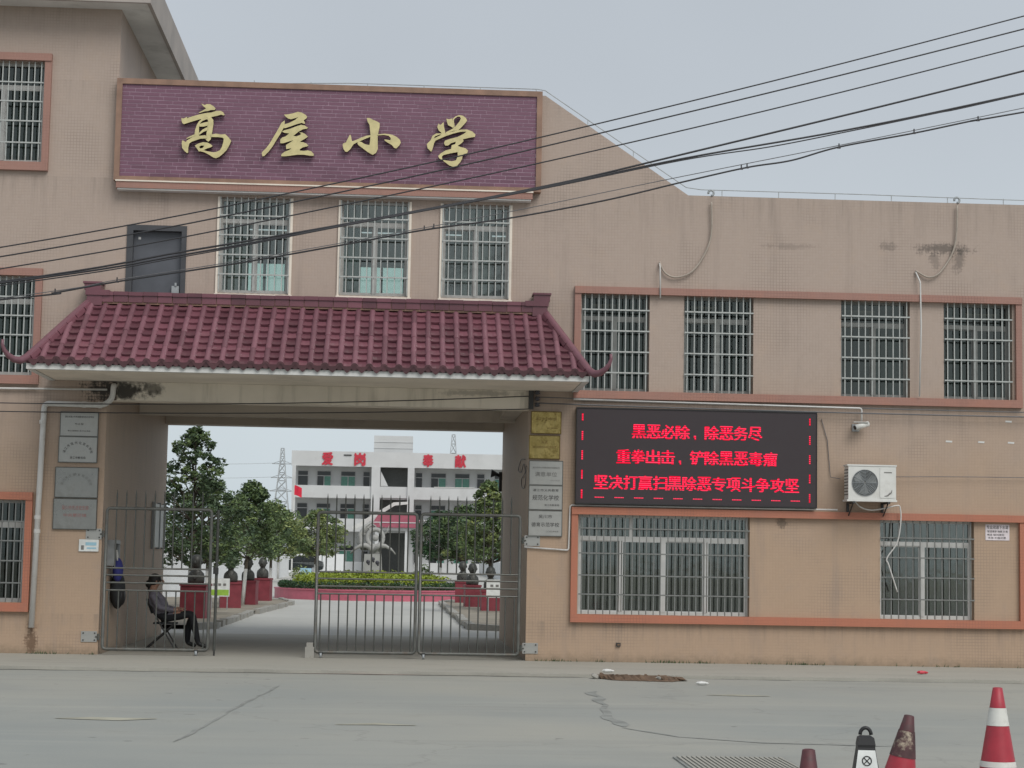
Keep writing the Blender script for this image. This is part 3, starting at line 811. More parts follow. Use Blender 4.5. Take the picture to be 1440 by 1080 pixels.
# ------------------------------------------------------------------ name sign
SX0, SX1, SZ0, SZ1, SY = -4.76, 2.17, 7.66, 9.34, -0.14
b = MB().box(SX0 + 0.09, SX1 - 0.09, SY + 0.012, 0.004, SZ0 + 0.07, SZ1 - 0.09)
sign = b.build('name_sign', M['grout'], bld)
b = MB().box(SX0, SX1, SY - 0.02, 0.01, SZ1 - 0.09, SZ1).box(SX0, SX1, SY - 0.02, 0.01, SZ0, SZ0 + 0.07)
b.box(SX0, SX0 + 0.09, SY - 0.02, 0.01, SZ0 + 0.07, SZ1 - 0.09).box(SX1 - 0.09, SX1, SY - 0.02, 0.01, SZ0 + 0.07, SZ1 - 0.09)
b.build('sign_border', M['signrim'], sign)
MB().box(SX0 + 0.05, SX1 - 0.14, -0.20, 0.0, SZ0 - 0.13, SZ0 - 0.025).build('sign_ledge', M['trim'], sign)
MB().box(SX0 + 0.04, SX1 - 0.13, -0.215, 0.0, SZ0 - 0.025, SZ0 - 0.002).build('ledge_top', M['plaster'], sign)
MB().box(SX0 + 0.07, SX1 - 0.16, -0.18, 0.0, SZ0 - 0.155, SZ0 - 0.13).build('ledge_underside', M['slab'], sign)
bw, bh, gj = 0.243, 0.0633, 0.011
ix0, ix1, iz0, iz1 = SX0 + 0.09, SX1 - 0.09, SZ0 + 0.07, SZ1 - 0.09
rows = int(round((iz1 - iz0) / bh)); bh = (iz1 - iz0) / rows
rest = MB(); n_ = 0
bmesh_full = MB().box(0, bw - 0.007, -0.005, 0.0, 0, bh - gj).mesh('brick', M['brick'])
cells = []
for r in range(rows):
    x = ix0 - (bw / 2 if r % 2 else 0) - 0.03 * ((r * 7) % 3)
    while x < ix1:
        a, c = max(x, ix0), min(x + bw - 0.007, ix1)
        if c - a > 0.03: cells.append((a, c, iz0 + r * bh + gj / 2))
        x += bw
for (a, c, z) in cells:
    full = abs((c - a) - (bw - 0.007)) < 1e-4
    if full and n_ < 300:
        o = link('brick', bmesh_full, sign, (a, SY + 0.012 + rnd.uniform(-.0015, .0015), z)); n_ += 1
    else:
        rest.box(a, c, SY + 0.007 + rnd.uniform(-.0015, .0015), SY + 0.012, z, z + bh - gj)
ro = rest.build('brick_facing', M['brick'], sign)
ro['kind'] = 'stuff'

CH = {
 'gao': ((-3.883, 8.998), (1.061, 0.035), (0.038, -1.084), [
  [[(465,65),(520,90),(545,75),(600,75),(650,105),(685,140),(670,165),(610,165),(570,180),(520,185),(440,210),(425,205),(500,165),(540,140),(500,110)]],
  [[(165,285),(195,295),(258,268),(245,292),(330,262),(430,235),(530,212),(620,203),(700,178),(760,178),(800,200),(822,242),(800,247),(770,235),(720,250),(640,268),(560,285),(450,305),(330,340),(250,365),(205,380),(180,365),(168,330)]],
  [[(480,295),(430,340),(400,390),(372,470),(362,560),(400,580),(437,560),(432,500),(432,430),(445,370),(480,335),(530,312),(565,305),(565,280)]],
  [[(555,272),(620,278),(650,320),(652,380),(640,450),(628,530),(612,610),(575,648),(545,630),(520,595),(540,560),(552,480),(562,400),(573,340),(560,305)]],
  [[(438,380),(500,360),(575,345),(570,405),(500,420),(440,420)]],
  [[(433,520),(480,470),(540,435),(572,430),(560,478),(500,500),(438,545)]],
  [[(358,562),(430,562),(530,550),(550,600),(450,605),(380,630),(320,650),(285,680),(270,740),(268,815),(250,822),(215,790),(178,745),(172,690),(175,632),(195,632),(235,655),(250,630),(300,600)]],
  [[(240,600),(300,565),(365,538),(368,565),(300,590),(245,608)]],
  [[(618,540),(700,530),(765,542),(830,538),(880,585),(922,640),(890,710),(850,780),(800,830),(740,880),(690,902),(650,892),(590,852),(510,810),(455,797),(428,802),(420,778),(480,772),(560,797),(650,813),(700,805),(750,780),(780,730),(800,660),(808,610),(790,590),(720,582),(618,580)]],
  [[(370,712),(420,680),(490,660),(560,665),(610,690),(640,718),(610,738),(560,752),(510,775),(470,788),(430,796),(410,765)],[(440,725),(465,710),(515,712),(490,745),(460,755),(442,745)]]]),
 'wu': ((-2.563, 8.982), (0.959, 0.031), (0.030, -0.978), [
  [[(530,200),(600,195),(690,178),(770,152),(830,165),(900,205),(925,240),(905,270),(865,295),(890,345),(880,360),(830,340),(740,365),(640,400),(560,428),(530,430),(540,365),(620,340),(720,290),(775,240),(740,255),(650,280),(600,265),(560,235)]],
  [[(545,300),(545,345),(530,420),(470,530),(400,640),(340,740),(270,830),(200,900),(170,905),(158,860),(165,830),(230,770),(290,690),(350,590),(410,490),(460,400),(490,340)]],
  [[(500,490),(540,465),(640,440),(740,400),(820,375),(880,385),(940,425),(920,440),(850,450),(780,490),(710,545),(690,560),(740,570),(800,548),(825,527),(790,505),(840,503),(890,530),(935,575),(910,595),(850,630),(800,660),(860,670),(910,690),(945,725),(920,740),(850,755),(800,785),(800,810),(870,815),(930,805),(990,820),(1035,870),(1030,900),(960,895),(870,880),(760,878),(640,895),(560,905),(485,905),(490,870),(540,830),(620,800),(660,770),(570,785),(565,715),(640,670),(690,635),(600,660),(520,685),(470,685),(470,625),(500,590),(560,570),(620,520),(540,510)]]]),
 'xiao': ((-1.235, 8.907), (0.883, 0.028), (0.023, -0.899), [
  [[(598,150),(650,150),(720,185),(790,215),(838,245),(835,320),(815,400),(800,500),(800,620),(802,720),(770,790),(710,828),(680,815),(620,780),(540,720),(440,645),(425,610),(445,580),(500,590),(560,630),(620,645),(650,645),(660,560),(668,470),(660,380),(650,280),(615,220)]],
  [[(290,455),(310,480),(318,540),(330,580),(400,555),(500,510),(600,475),(672,466),(670,495),(580,530),(480,575),(400,610),(350,640),(300,720),(240,775),(205,770),(170,720),(155,650),(165,620),(215,600),(245,540)]],
  [[(795,455),(920,440),(1000,448),(1080,465),(1150,500),(1210,555),(1225,610),(1195,660),(1140,715),(1100,700),(1060,650),(990,610),(930,570),(920,545),(1000,555),(1035,560),(1040,520),(1000,480),(920,465),(795,472)]]]),
 'xue': ((0.152, 9.010), (0.970, 0.032), (0.022, -0.983), [
  [[(318,290),(345,315),(365,305),(405,265),(410,340),(430,430),(440,490),(410,490),(370,450),(320,405),(298,350)]],
  [[(450,210),(500,220),(550,205),(560,270),(580,340),(560,365),(530,345),(480,320),(462,270)]],
  [[(560,215),(600,175),(660,150),(730,160),(780,200),(800,245),(770,285),(720,340),(670,390),(640,410),(560,420),(500,440),(450,465),(440,440),(520,400),(570,370),(575,330),(558,270)],[(585,215),(640,175),(680,178),(695,210),(670,260),(630,310),(590,355),(585,300),(575,245)]],
  [[(370,460),(280,460),(215,500),(190,570),(150,610),(122,640),(135,710),(195,770),(215,730),(245,620),(270,580),(350,545),(440,505),(560,465),(680,435),(790,430),(740,470),(640,520),(520,550),(430,580),(410,620),(430,665),(480,665),(530,625),(610,600),(600,640),(540,660),(530,720),(430,750),(350,800),(312,840),(330,880),(380,910),(420,940),(500,1000),(560,1022),(620,1015),(680,950),(715,890),(720,850),(740,810),(800,795),(815,750),(770,710),(690,690),(640,670),(700,630),(740,590),(730,560),(830,535),(930,520),(940,480),(890,430),(800,395),(700,395),(580,425),(450,455)],
   [(240,545),(260,510),(330,480),(370,478),(330,500),(270,530)],[(375,850),(400,825),(500,800),(640,775),(640,850),(610,915),(540,930),(440,915),(380,890)]]]),
}
for key, (o, ux, vz, pieces) in CH.items():
    b = MB()
    for i, loops in enumerate(pieces):
        def mp(u, v, d, o=o, ux=ux, vz=vz):
            return (o[0] + (u * ux[0] + v * vz[0]) / 1000, d, o[1] + (u * ux[1] + v * vz[1]) / 1000)
        n0 = len(b.f)
        b.mi = 0
        b.prism(loops, mp, SY - 0.02, SY - 0.085 - 0.003 * i)
    # rim: side faces get the dark edge colour
    ob = b.build('gold_character', [M['gold'], M['goldside']], sign)
    for p in ob.data.polygons:
        if abs(p.normal.y) < 0.5: p.material_index = 1

# ------------------------------------------------------------------ gateway canopy with tiled roof
EX0, EX1, EY, EZ = -5.68, 2.83, -1.9, 4.50
RX0, RX1, RY, RZ = -5.04, 2.25, -0.22, 5.62
sl = Vector((0, RY - EY, RZ - EZ)); SL = sl.length; ang = atan2(sl.z, sl.y)
b = MB()
# deck under the tiles: front slope, two hip ends, soffit and white fascia
A, B_, C_, D_ = (EX0 + .03, EY + .03, EZ - .03), (EX1 - .03, EY + .03, EZ - .03), (RX1, RY, RZ - .04), (RX0, RY, RZ - .04)
A2, B2 = (EX0 + .03, -0.002, EZ - .03), (EX1 - .03, -0.002, EZ - .03)
C2, D2 = (RX1, -0.002, RZ - .04), (RX0, -0.002, RZ - .04)
b.quad(A, B_, C_, D_)
b.quad(B_, B2, C2, C_); b.quad(A2, A, D_, D2); b.quad(D_, C_, C2, D2)
canopy = b.build('canopy', M['tile'], bld, recalc=False)
MB().box(EX0 + .1, EX1 - .1, EY + 0.1, -0.003, 4.405, 4.43).build('soffit', M['plaster'], canopy)
b = MB().box(EX0, EX1, EY, EY + 0.09, 4.395, 4.48)
b.box(EX0, EX0 + 0.09, EY + 0.09, -0.003, 4.395, 4.475).box(EX1 - 0.09, EX1, EY + 0.09, -0.003, 4.395, 4.475)
b.build('fascia', M['white'], canopy)
NC = 38; PW = (EX1 - EX0) / NC; NR = 9
# pan tile: shallow dished sheet with a thick lower lip
def pan_mesh(wd, ln):
    m = MB(); m.smooth = False
    n = 4; vs = []
    for j, (yy, up) in enumerate(((0, 0.042), (ln, 0.0))):
        for k in range(n + 1):
            u = k / n * 2 - 1
            vs.append((u * wd / 2, yy, up + 0.022 * u * u))
    for k in range(n + 1):
        u = k / n * 2 - 1
        vs.append((u * wd / 2, 0.0, 0.042 + 0.022 * u * u - 0.036))
    fs = [(k, k + 1, n + 1 + k + 1, n + 1 + k) for k in range(n)] + [(2 * (n + 1) + k, 2 * (n + 1) + k + 1, k + 1, k) for k in range(n)]
    m.add(vs, fs)
    return m.mesh('pan_tile', M['tile'], recalc=False)
def cover_mesh(r, ln, taper=0.94):
    m = MB(); n = 8; vs = []; m.smooth = True
    for (yy, rr) in ((0, r), (ln, r * taper)):
        for k in range(n + 1):
            q = pi * k / n
            vs.append((rr * cos(q), yy, rr * sin(q) * 1.05))
    fs = [(k, k + 1, n + 1 + k + 1, n + 1 + k) for k in range(n)]
    m.add(vs, fs)
    m.smooth = False
    m.add(vs[:n + 1], [tuple(range(n, -1, -1))])
    return m.mesh('cover_tile', M['tile2'], recalc=False)
pm = pan_mesh(PW, SL / NR + 0.03)
cm = cover_mesh(0.052, SL / 4 + 0.01)
def slope_pt(x, t, lift=0.0):
    return (x, EY + sl.y * t - lift * sin(ang), EZ + sl.z * t + lift * cos(ang))
def tmax(x):
    if x < RX0: return max(0.0, (x - EX0) / (RX0 - EX0))
    if x > RX1: return max(0.0, (EX1 - x) / (EX1 - RX1))
    return 1.0
part = MB()
for i in range(NC):
    x = EX0 + PW * (i + 0.5)
    tm = min(tmax(x - PW / 3), tmax(x + PW / 3))
    for r in range(NR):
        t0 = r / NR
        if t0 > tm - 0.04: break
        p = slope_pt(x, t0, 0.005 + rnd.uniform(-.002, .002))
        if tm > 0.999:
            link('pan_tile', pm, canopy, p, (ang + rnd.uniform(-.022, .022), rnd.uniform(-.03, .03), rnd.uniform(-.02, .02)))
        else:
            R = Euler((ang, 0, 0)).to_matrix()
            vs = [(R @ v.co) + Vector(p) for v in pm.vertices]
            part.add(vs, [tuple(q.vertices) for q in pm.polygons])
po = part.build('hip_tiles', M['tile'], canopy, recalc=False); po['kind'] = 'stuff'
disc = MB(); disc.tube([(0, -0.012, 0), (0, 0.05, 0)], 0.058, 14)
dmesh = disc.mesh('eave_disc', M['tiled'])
dp = MB()
pts = [(-PW / 2, 0.03), (-PW * 0.3, -0.03), (-PW * 0.12, -0.075), (0, -0.092), (PW * 0.12, -0.075), (PW * 0.3, -0.03), (PW / 2, 0.03), (PW * .25, 0.012), (0, 0.0), (-PW * .25, 0.012)]
dp.prism([pts], lambda u, v, d: (u, d, v), 0.02, -0.004)
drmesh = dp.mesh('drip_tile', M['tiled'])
for i in range(NC + 1):
    x = EX0 + PW * i
    if i in (0, NC): continue
    tm = tmax(x)
    n = 4
    L = min(tm, 0.985) * SL
    k = 0; s0 = 0.0
    while s0 < L - 0.03:
        seg = min(SL / 4, L - s0)
        me = cm if seg > SL / 4 - 0.01 else cover_mesh(0.052, seg + 0.01)
        link('cover_tile', me, canopy, slope_pt(x, s0 / SL, 0.02 + rnd.uniform(-.002, .002)), (ang, 0, rnd.uniform(-.006, .006)))
        s0 += seg
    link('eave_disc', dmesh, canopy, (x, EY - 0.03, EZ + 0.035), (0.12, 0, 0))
for i in range(NC):
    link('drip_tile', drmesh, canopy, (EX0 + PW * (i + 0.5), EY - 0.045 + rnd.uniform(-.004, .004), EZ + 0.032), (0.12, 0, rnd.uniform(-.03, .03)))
# hips with upturned tips
for sgn, ex, rx in ((-1, EX0, RX0), (1, EX1, RX1)):
    b = MB(); b.smooth = True
    pts = []; rs = []
    for k in range(9):
        t = k / 8
        pts.append((rx + (ex - rx) * t, RY + (EY - RY) * t, RZ + 0.06 + (EZ - RZ) * t)); rs.append(0.062)
    for dx, dy, dz, r in ((0.07, -0.12, -0.055, 0.058), (0.15, -0.2, -0.045, 0.05), (0.22, -0.26, 0.005, 0.042), (0.275, -0.30, 0.08, 0.032), (0.30, -0.32, 0.16, 0.024), (0.295, -0.32, 0.235, 0.02)):
        pts.append((ex + sgn * dx, EY + dy, EZ + 0.06 + dz)); rs.append(r)
    b.tube(pts, rs, 10)
    b.build('hip_ridge', M['tile2'], canopy)
    b = MB()
    for k in range(7):
        t0, t1 = k / 7.2, (k + 0.93) / 7.2
        b.tube([(rx + (ex - rx) * t0, RY + (EY - RY) * t0 - 0.03, RZ + 0.0 + (EZ - RZ) * t0), (rx + (ex - rx) * t1, RY + (EY - RY) * t1 - 0.03, RZ + 0.0 + (EZ - RZ) * t1)], 0.085, 8)
    b.build('hip_base', M['tile'], canopy)
# ridge of box tiles
n = 30; seg = (RX1 - RX0 - 0.3) / n
rm = MB().box(-seg / 2 + 0.006, seg / 2 - 0.006, -0.12, 0.16, 0.0, 0.105).box(-seg / 2 + 0.002, seg / 2 - 0.002, -0.14, 0.16, 0.105, 0.165).mesh('ridge_tile', M['tile'])
for i in range(n):
    link('ridge_tile', rm, canopy, (RX0 + 0.15 + seg * (i + 0.5), RY, RZ + 0.03 + rnd.uniform(-.003, .003)))
MB().box(RX0 + .15, RX1 - .15, RY - 0.10, RY + .2, RZ + 0.0, RZ + 0.185).build('ridge_mortar', M['signrim'], canopy)
for sgn, rx in ((-1, RX0), (1, RX1)):
    a, c = (rx - 0.04, rx + 0.20) if sgn < 0 else (rx - 0.20, rx + 0.04)
    b = MB().box(a, c, RY - 0.13, RY + 0.17, RZ - 0.03, RZ + 0.13)
    a2, c2 = (a - 0.02, c + 0.12) if sgn < 0 else (a - 0.12, c + 0.02)
    b.box(a2, c2, RY - 0.15, RY + 0.17, RZ + 0.13, RZ + 0.215)
    a3, c3 = (a - 0.04, c - 0.02) if sgn < 0 else (a + 0.02, c + 0.04)
    b.box(a3, c3, RY - 0.15, RY + 0.17, RZ + 0.215, RZ + 0.315).box(a3 - .02, c3 + .02, RY - 0.17, RY + 0.19, RZ + 0.315, RZ + 0.345)
    b.build('ridge_end', M['tile'], canopy)

# lightning wire on short posts along the roof edges
lw = thing('lightning_wire', 'thin lightning conductor wire on short posts along the roof edge', 'wire', (0, 0.1, 7.7))
path = [(-4.2, 1.62), (-1, 1.74), (2.1, 1.74), (2.23, 1.72), (4.6, 0.16), (4.85, 0.13), (7.5, 0.13), (10, 0.11), (13.9, 0.11)]
MB().tube([(x, 0, z) for x, z in path], 0.008, 5).build('conductor', M['galv'], lw)
for x in [-3.5 + i * 0.93 for i in range(7)]: link('post', boxmesh(0.012, 0.012, 0.13, M['galv']), lw, (x, 0, 1.67))
for t in (0.3, 0.62): link('post', boxmesh(0.012, 0.012, 0.16, M['galv']), lw, (2.23 + 2.39 * t, 0, 1.62 - 1.58 * t + 0.03))
for i in range(8): link('post', boxmesh(0.012, 0.012, 0.13, M['galv']), lw, (5.2 + i * 0.95, 0, 0.06))

# ------------------------------------------------------------------ LED message board
led = thing('led_screen', 'black LED message board with three lines of glowing red Chinese text', 'LED screen', (4.78, -0.02, 2.6))
X0, X1, ZZ = -1.96, 1.96, 1.53
MB().box(X0, X1, -0.13, 0.0, 0.0, ZZ).build('panel', M['ledbg'], led)
b = MB().box(X0 - .012, X1 + .012, -0.14, -0.0, -0.018, 0.0).box(X0 - .012, X1 + .012, -0.14, -0.0, ZZ, ZZ + 0.018)
b.box(X0 - 0.012, X0, -0.14, 0.0, 0, ZZ).box(X1, X1 + 0.012, -0.14, 0.0, 0, ZZ)
b.build('frame', M['black'], led)
for s_, z, wd in (('黑恶必除，除恶务尽', 1.17, 2.14), ('重拳出击，铲除黑恶毒瘤', 0.76, 2.64), ('坚决打赢扫黑除恶专项斗争攻坚', 0.34, 3.36)):
    n = len(s_); cw = wd / n
    for i, ch in enumerate(s_):
        t = MB()
        if ch == '，':
            t.box(-0.02, 0.015, -0.135, -0.1315, -0.015, 0.02).box(-0.005, 0.015, -0.1345, -0.1315, -0.045, -0.014)
            t.build('comma', M['led'], led, ((i + 0.35 - n / 2) * cw, 0, z - 0.07))
        else:
            g_ = text_mesh(ch, w=cw * 0.93, h=0.225)
            for q, (dx, dz) in enumerate(((0, 0), (0.008, 0.0), (-0.008, 0.0), (0.0, 0.005))):     # LED strokes are two dots wide
                put(t, g_, dx, -0.131 - 0.0006 * q, dz)
            t.build('character', M['led'], led, ((i + 0.5 - n / 2) * cw, 0, z), recalc=False)
d = MB()
for k in range(5):
    z0 = 0.07 + k * 0.315
    for j in range(5 if k < 4 else 4):
        d.box(-1.885, -1.86, -0.134, -0.131, z0 + 0.0 + j * 0.03, z0 + 0.024 + j * 0.03)
        d.box(1.84, 1.862, -0.134, -0.131, z0 + 0.0 + j * 0.03, z0 + 0.022 + j * 0.03)
for k in range(11):
    for j in range(6): d.box(-1.66 + k * 0.32 + j * 0.026, -1.64 + k * 0.32 + j * 0.026, -0.134, -0.131, 0.085, 0.10)
o = d.build('border_lights', M['led'], led); o['kind'] = 'stuff'

# ------------------------------------------------------------------ plaques
def plaque(label, x0, x1, z0, z1, mat, lines, edge=None, tilt=0.0, ink='ink', name='plaque'):
    cx, cz = (x0 + x1) / 2, (z0 + z1) / 2; w_, h_ = x1 - x0, z1 - z0
    p = thing(name, label, 'plaque', (cx, -0.005, cz))
    p.rotation_euler = (0, tilt, 0)
    b = MB().box(-w_ / 2, w_ / 2, -0.03, 0.0, -h_ / 2, h_ / 2)
    b.build('plate', mat, p)
    e = edge or M['galv']; t = 0.012
    b = MB().box(-w_ / 2 - t, w_ / 2 + t, -0.034, 0, h_ / 2, h_ / 2 + t).box(-w_ / 2 - t, w_ / 2 + t, -0.034, 0, -h_ / 2 - t, -h_ / 2)
    b.box(-w_ / 2 - t, -w_ / 2, -0.034, 0, -h_ / 2, h_ / 2).box(w_ / 2, w_ / 2 + t, -0.034, 0, -h_ / 2, h_ / 2)
    b.build('rim', e, p)
    for ln in lines:
        if ln[0] == 'arc':
            _, s_, rad, size, cz_ = ln
            t = MB(); n = len(s_)
            for i, ch in enumerate(s_):
                q = radians(168 - 156 * i / (n - 1))
                put(t, text_mesh(ch, h=size, w=size), rad * cos(q) * 1.05, -0.032, cz_ + rad * sin(q) * 0.85, q - pi / 2)
        else:
            s_, wd, ht, dz = ln[:4]; dx = ln[4] if len(ln) > 4 else 0
            t = MB(); put(t, text_mesh(s_, w=wd, h=ht), dx, -0.032, dz)
        t.build('lettering', M[ink], p, recalc=False)
    return p
plaque('polished brass plaque at the top of the column right of the gate', 2.09, 2.56, 3.72, 4.06, M['brass'], [('湛江市文明校园', 0.34, 0.045, 0.06), ('吴川市教育局', 0.16, 0.022, -0.09, 0.1)], M['brassd'], ink='inkbrown')
plaque('brass plaque with dark frame, second from top right of the gate', 2.06, 2.545, 3.31, 3.67, M['brass'], [('先进', 0.10, 0.05, 0.08), ('湛江市绿色学校示范单位', 0.38, 0.036, 0.0)], M['brassd'], ink='inkbrown')
plaque('silver plaque reading four large faded characters, just below the brass plaques', 2.07, 2.60, 2.885, 3.26, M['silver'], [('吴川市中小学教育教学质量检测', 0.44, 0.03, 0.085), ('满意单位', 0.36, 0.075, -0.02), ('二〇〇六年三月', 0.16, 0.02, -0.12, 0.14)], M['steel2'], ink='inkgrey')
plaque('silver plaque with five bold characters, second from bottom right of the gate', 2.07, 2.60, 2.485, 2.86, M['silver'], [('湛江市义务教育', 0.42, 0.042, 0.12), ('规范化学校', 0.43, 0.085, 0.0), ('湛江市教育局', 0.24, 0.032, -0.12, 0.1)], M['steel2'])
plaque('silver plaque at the bottom of the column, right of the gate', 2.07, 2.60, 2.06, 2.455, M['silver'], [('吴川市', 0.22, 0.06, 0.11), ('德育示范学校', 0.45, 0.07, -0.02), ('二〇〇三年七月', 0.2, 0.026, -0.13, 0.11)], M['steel2'])
plaque('silver plaque with small dark print, topmost on the pillar left of the gate', -5.465, -4.88, 3.515, 3.89, M['silver'], [('湛江市青少年科技教育特色示范学校', 0.46, 0.032, 0.115), ('节水型', 0.14, 0.03, 0.0), ('湛江市教育局 湛江市水务局', 0.36, 0.022, -0.11)], M['steel2'])
plaque('pale plaque with an arch of characters on the left pillar', -5.475, -4.88, 3.095, 3.49, M['silver'], [('arc', '湛江市现代化家长学校', 0.21, 0.044, -0.07), ('湛江市教育局', 0.25, 0.04, -0.13)], M['steel2'])
plaque('dull steel plaque with faint worn lettering, third down on the left pillar', -5.51, -4.85, 2.535, 3.0, M['silver2'], [('arc', '吴川市文明单位示范校', 0.22, 0.045, -0.06)], M['steel'], ink='inkgrey')
plaque('dull steel plaque with faded red lettering, lowest on the left pillar', -5.52, -4.85, 2.03, 2.50, M['silver2'], [('吴川市先进党支部', 0.42, 0.07, 0.1), ('中共覃巴镇', 0.36, 0.055, -0.02)], M['steel'], ink='inkred')
p = thing('number_plate', 'small white house number plate with pale blue print beside the left gate hinge', 'sign', (-4.95, -0.005, 1.77))
MB().box(-0.155, 0.155, -0.02, 0, -0.095, 0.095).build('plate', M['signw'], p)
MB().box(-0.05, 0.12, -0.023, -0.021, 0.0, 0.05).build('print', M['blue'], p)
MB().box(-0.12, -0.075, -0.023, -0.021, -0.07, 0.0).build('code_panel', M['inkgrey'], p)
MB().box(-0.03, 0.12, -0.023, -0.021, -0.055, -0.03).build('print', M['blue'], p)

# paper advert on the right wall
p = thing('advert', 'small white paper advert with dark print on the wall at far right', 'poster', (9.78, -0.002, 2.25))
MB().box(-0.2, 0.2, -0.006, 0, -0.13, 0.13).build('sheet', M['paper'], p)
b = MB()
put(b, text_mesh('专业疏通下水道', w=0.36, h=0.06), 0, -0.007, 0.085)
put(b, text_mesh('管道清淤 抽粪 补漏', w=0.34, h=0.035), 0, -0.007, 0.015)
put(b, text_mesh('电话 随叫随到', w=0.28, h=0.035), -0.03, -0.007, -0.04)
put(b, text_mesh('本地 价格优惠', w=0.3, h=0.035), -0.01, -0.007, -0.09)
b.build('print', M['ink'], p, recalc=False)

for i, (x, z, lab) in enumerate(((8.98, 3.73, 'left of three small white patches on the wall right of the air conditioner'), (9.52, 3.73, 'middle of three small white patches on the wall right of the air conditioner'), (10.02, 3.73, 'right of three small white patches on the wall right of the air conditioner'), (9.98, 4.28 - 0.2, 'small white patch alone on the wall just under the upper window band at far right'))):
    tag(MB().prism([[(-0.055, -0.014), (0.05, -0.018), (0.055, 0.01), (-0.05, 0.014)]], lambda u, v, d: (u, d, v), 0.0, -0.004).build('paper_scrap', M['white'], None, (x, -0.001, z)), lab, 'paper scrap')
sk = thing('wall_socket', 'tiny dark socket box low on the wall below the wide window', 'socket', (3.55, -0.001, 0.33))
MB().box(-0.035, 0.035, -0.03, 0, -0.03, 0.03).build('box', M['dark'], sk)
MB().box(-0.02, 0.02, -0.034, -0.03, -0.015, 0.015).build('cover', M['rubble'], sk)

# ------------------------------------------------------------------ pipes, conduits, hoses, wires on the facade
def bend(pts, r=0.08, n=4):
    """round the corners of a polyline"""
    P = [Vector(p) for p in pts]; out = [P[0]]
    for i in range(1, len(P) - 1):
        a, b_, c = P[i - 1], P[i], P[i + 1]
        d1 = (a - b_).normalized(); d2 = (c - b_).normalized()
        rr = min(r, (a - b_).length / 2.1, (c - b_).length / 2.1)
        for k in range(n + 1):
            t = k / n
            out.append((b_ + d1 * rr) * (1 - t) ** 2 + b_ * 2 * t * (1 - t) + (b_ + d2 * rr) * t * t)
    out.append(P[-1]); return out
def smooth_path(pts, n=6):
    P = [Vector(p) for p in pts]; out = []
    for i in range(len(P) - 1):
        p0, p1, p2, p3 = P[max(i - 1, 0)], P[i], P[i + 1], P[min(i + 2, len(P) - 1)]
        for k in range(n):
            t = k / n
            out.append(0.5 * ((2 * p1) + (p2 - p0) * t + (2 * p0 - 5 * p1 + 4 * p2 - p3) * t * t + (3 * p1 - p0 - 3 * p2 + p3) * t ** 3))
    out.append(P[-1]); return out

dpipe = thing('downpipe', 'white plastic rain pipe elbowing down the wall left of the gate', 'pipe', (-5.78, -0.075, 0.45))
b = MB(); b.smooth = True
rel = lambda pts, o: [(p[0] - o[0], p[1] - o[1], p[2] - o[2]) for p in pts]
O = (-5.78, -0.075, 0.45)
b.tube(rel(bend([(-4.645, 0.05, 4.33), (-4.645, -0.075, 4.33), (-4.655, -0.075, 4.12), (-4.78, -0.075, 4.01), (-5.73, -0.075, 4.02), (-5.79, -0.075, 0.46)], 0.09), O), 0.046, 12)
b.build('pipe', M['pvc'], dpipe)
for (x, z, ax) in ((-5.745, 3.72, 'z'), (-5.765, 2.2, 'z'), (-5.763, 1.98, 'z'), (-5.1, 4.013, 'x'), (-4.85, 4.012, 'x')):
    bb = MB(); bb.smooth = False
    bb.tube([(0, 0, -0.03), (0, 0, 0.03)] if ax == 'z' else [(-0.03, 0, 0), (0.03, 0, 0)], 0.052, 12)
    bb.build('collar', M['pvc'], dpipe, (x - O[0], 0, z - O[2]))

def pipe_thing(name, label, cat, pts, r, mat, sm=False, y=None, n=8, clips=()):
    o = pts[0]
    t = MB(); t.smooth = True
    P = smooth_path(pts) if sm else bend(pts, 0.04)
    t.tube([(p[0] - o[0], p[1] - o[1], p[2] - o[2]) for p in P], r, n)
    return tag(t.build(name, M[mat], None, o), label, cat)
pipe_thing('conduit', 'thin white conduit along the wall under the left window', 'conduit', [(-9, -0.05, 4.22), (-4.75, -0.05, 4.265)], 0.016, 'pvc')
pipe_thing('conduit', 'thin white conduit from the canopy to the security camera', 'conduit', [(2.76, -0.10, 4.275), (7.5, -0.10, 4.235), (7.5, -0.10, 4.02)], 0.015, 'pvc')
pipe_thing('conduit', 'white conduit stepping up under the LED screen from the gate pillar', 'conduit', [(2.0, -0.03, 1.87), (2.72, -0.03, 1.83), (2.735, -0.03, 2.56), (7.1, -0.105, 2.565)], 0.014, 'pvc')
pipe_thing('drain_hose', 'pale drain hose looping down the wall above the first upper window', 'hose', [(5.0, -0.06, 7.6), (5.0, -0.05, 7.05), (4.88, -0.05, 6.70), (4.67, -0.05, 6.42), (4.42, -0.05, 6.33), (4.24, -0.05, 6.40), (4.15, -0.03, 6.58)], 0.0155, 'hose', True)
pipe_thing('drain_hose', 'pale drain hose looping down the wall near the right edge', 'hose', [(9.12, -0.06, 7.66), (9.08, -0.05, 6.99), (8.86, -0.05, 6.57), (8.65, -0.05, 6.44), (8.42, -0.03, 6.55)], 0.0155, 'hose', True)
pipe_thing('cable_duct', 'straight white cable hanging from a hole beside the first upper window', 'cable', [(4.15, -0.02, 6.56), (4.15, -0.11, 6.5), (4.16, -0.11, 5.97)], 0.013, 'pvc')
pipe_thing('cable_duct', 'long white cable hanging between the two rightmost upper windows', 'cable', [(8.42, -0.02, 6.54), (8.48, -0.10, 6.35), (8.49, -0.11, 5.6), (8.46, -0.11, 4.45)], 0.013, 'pvc')
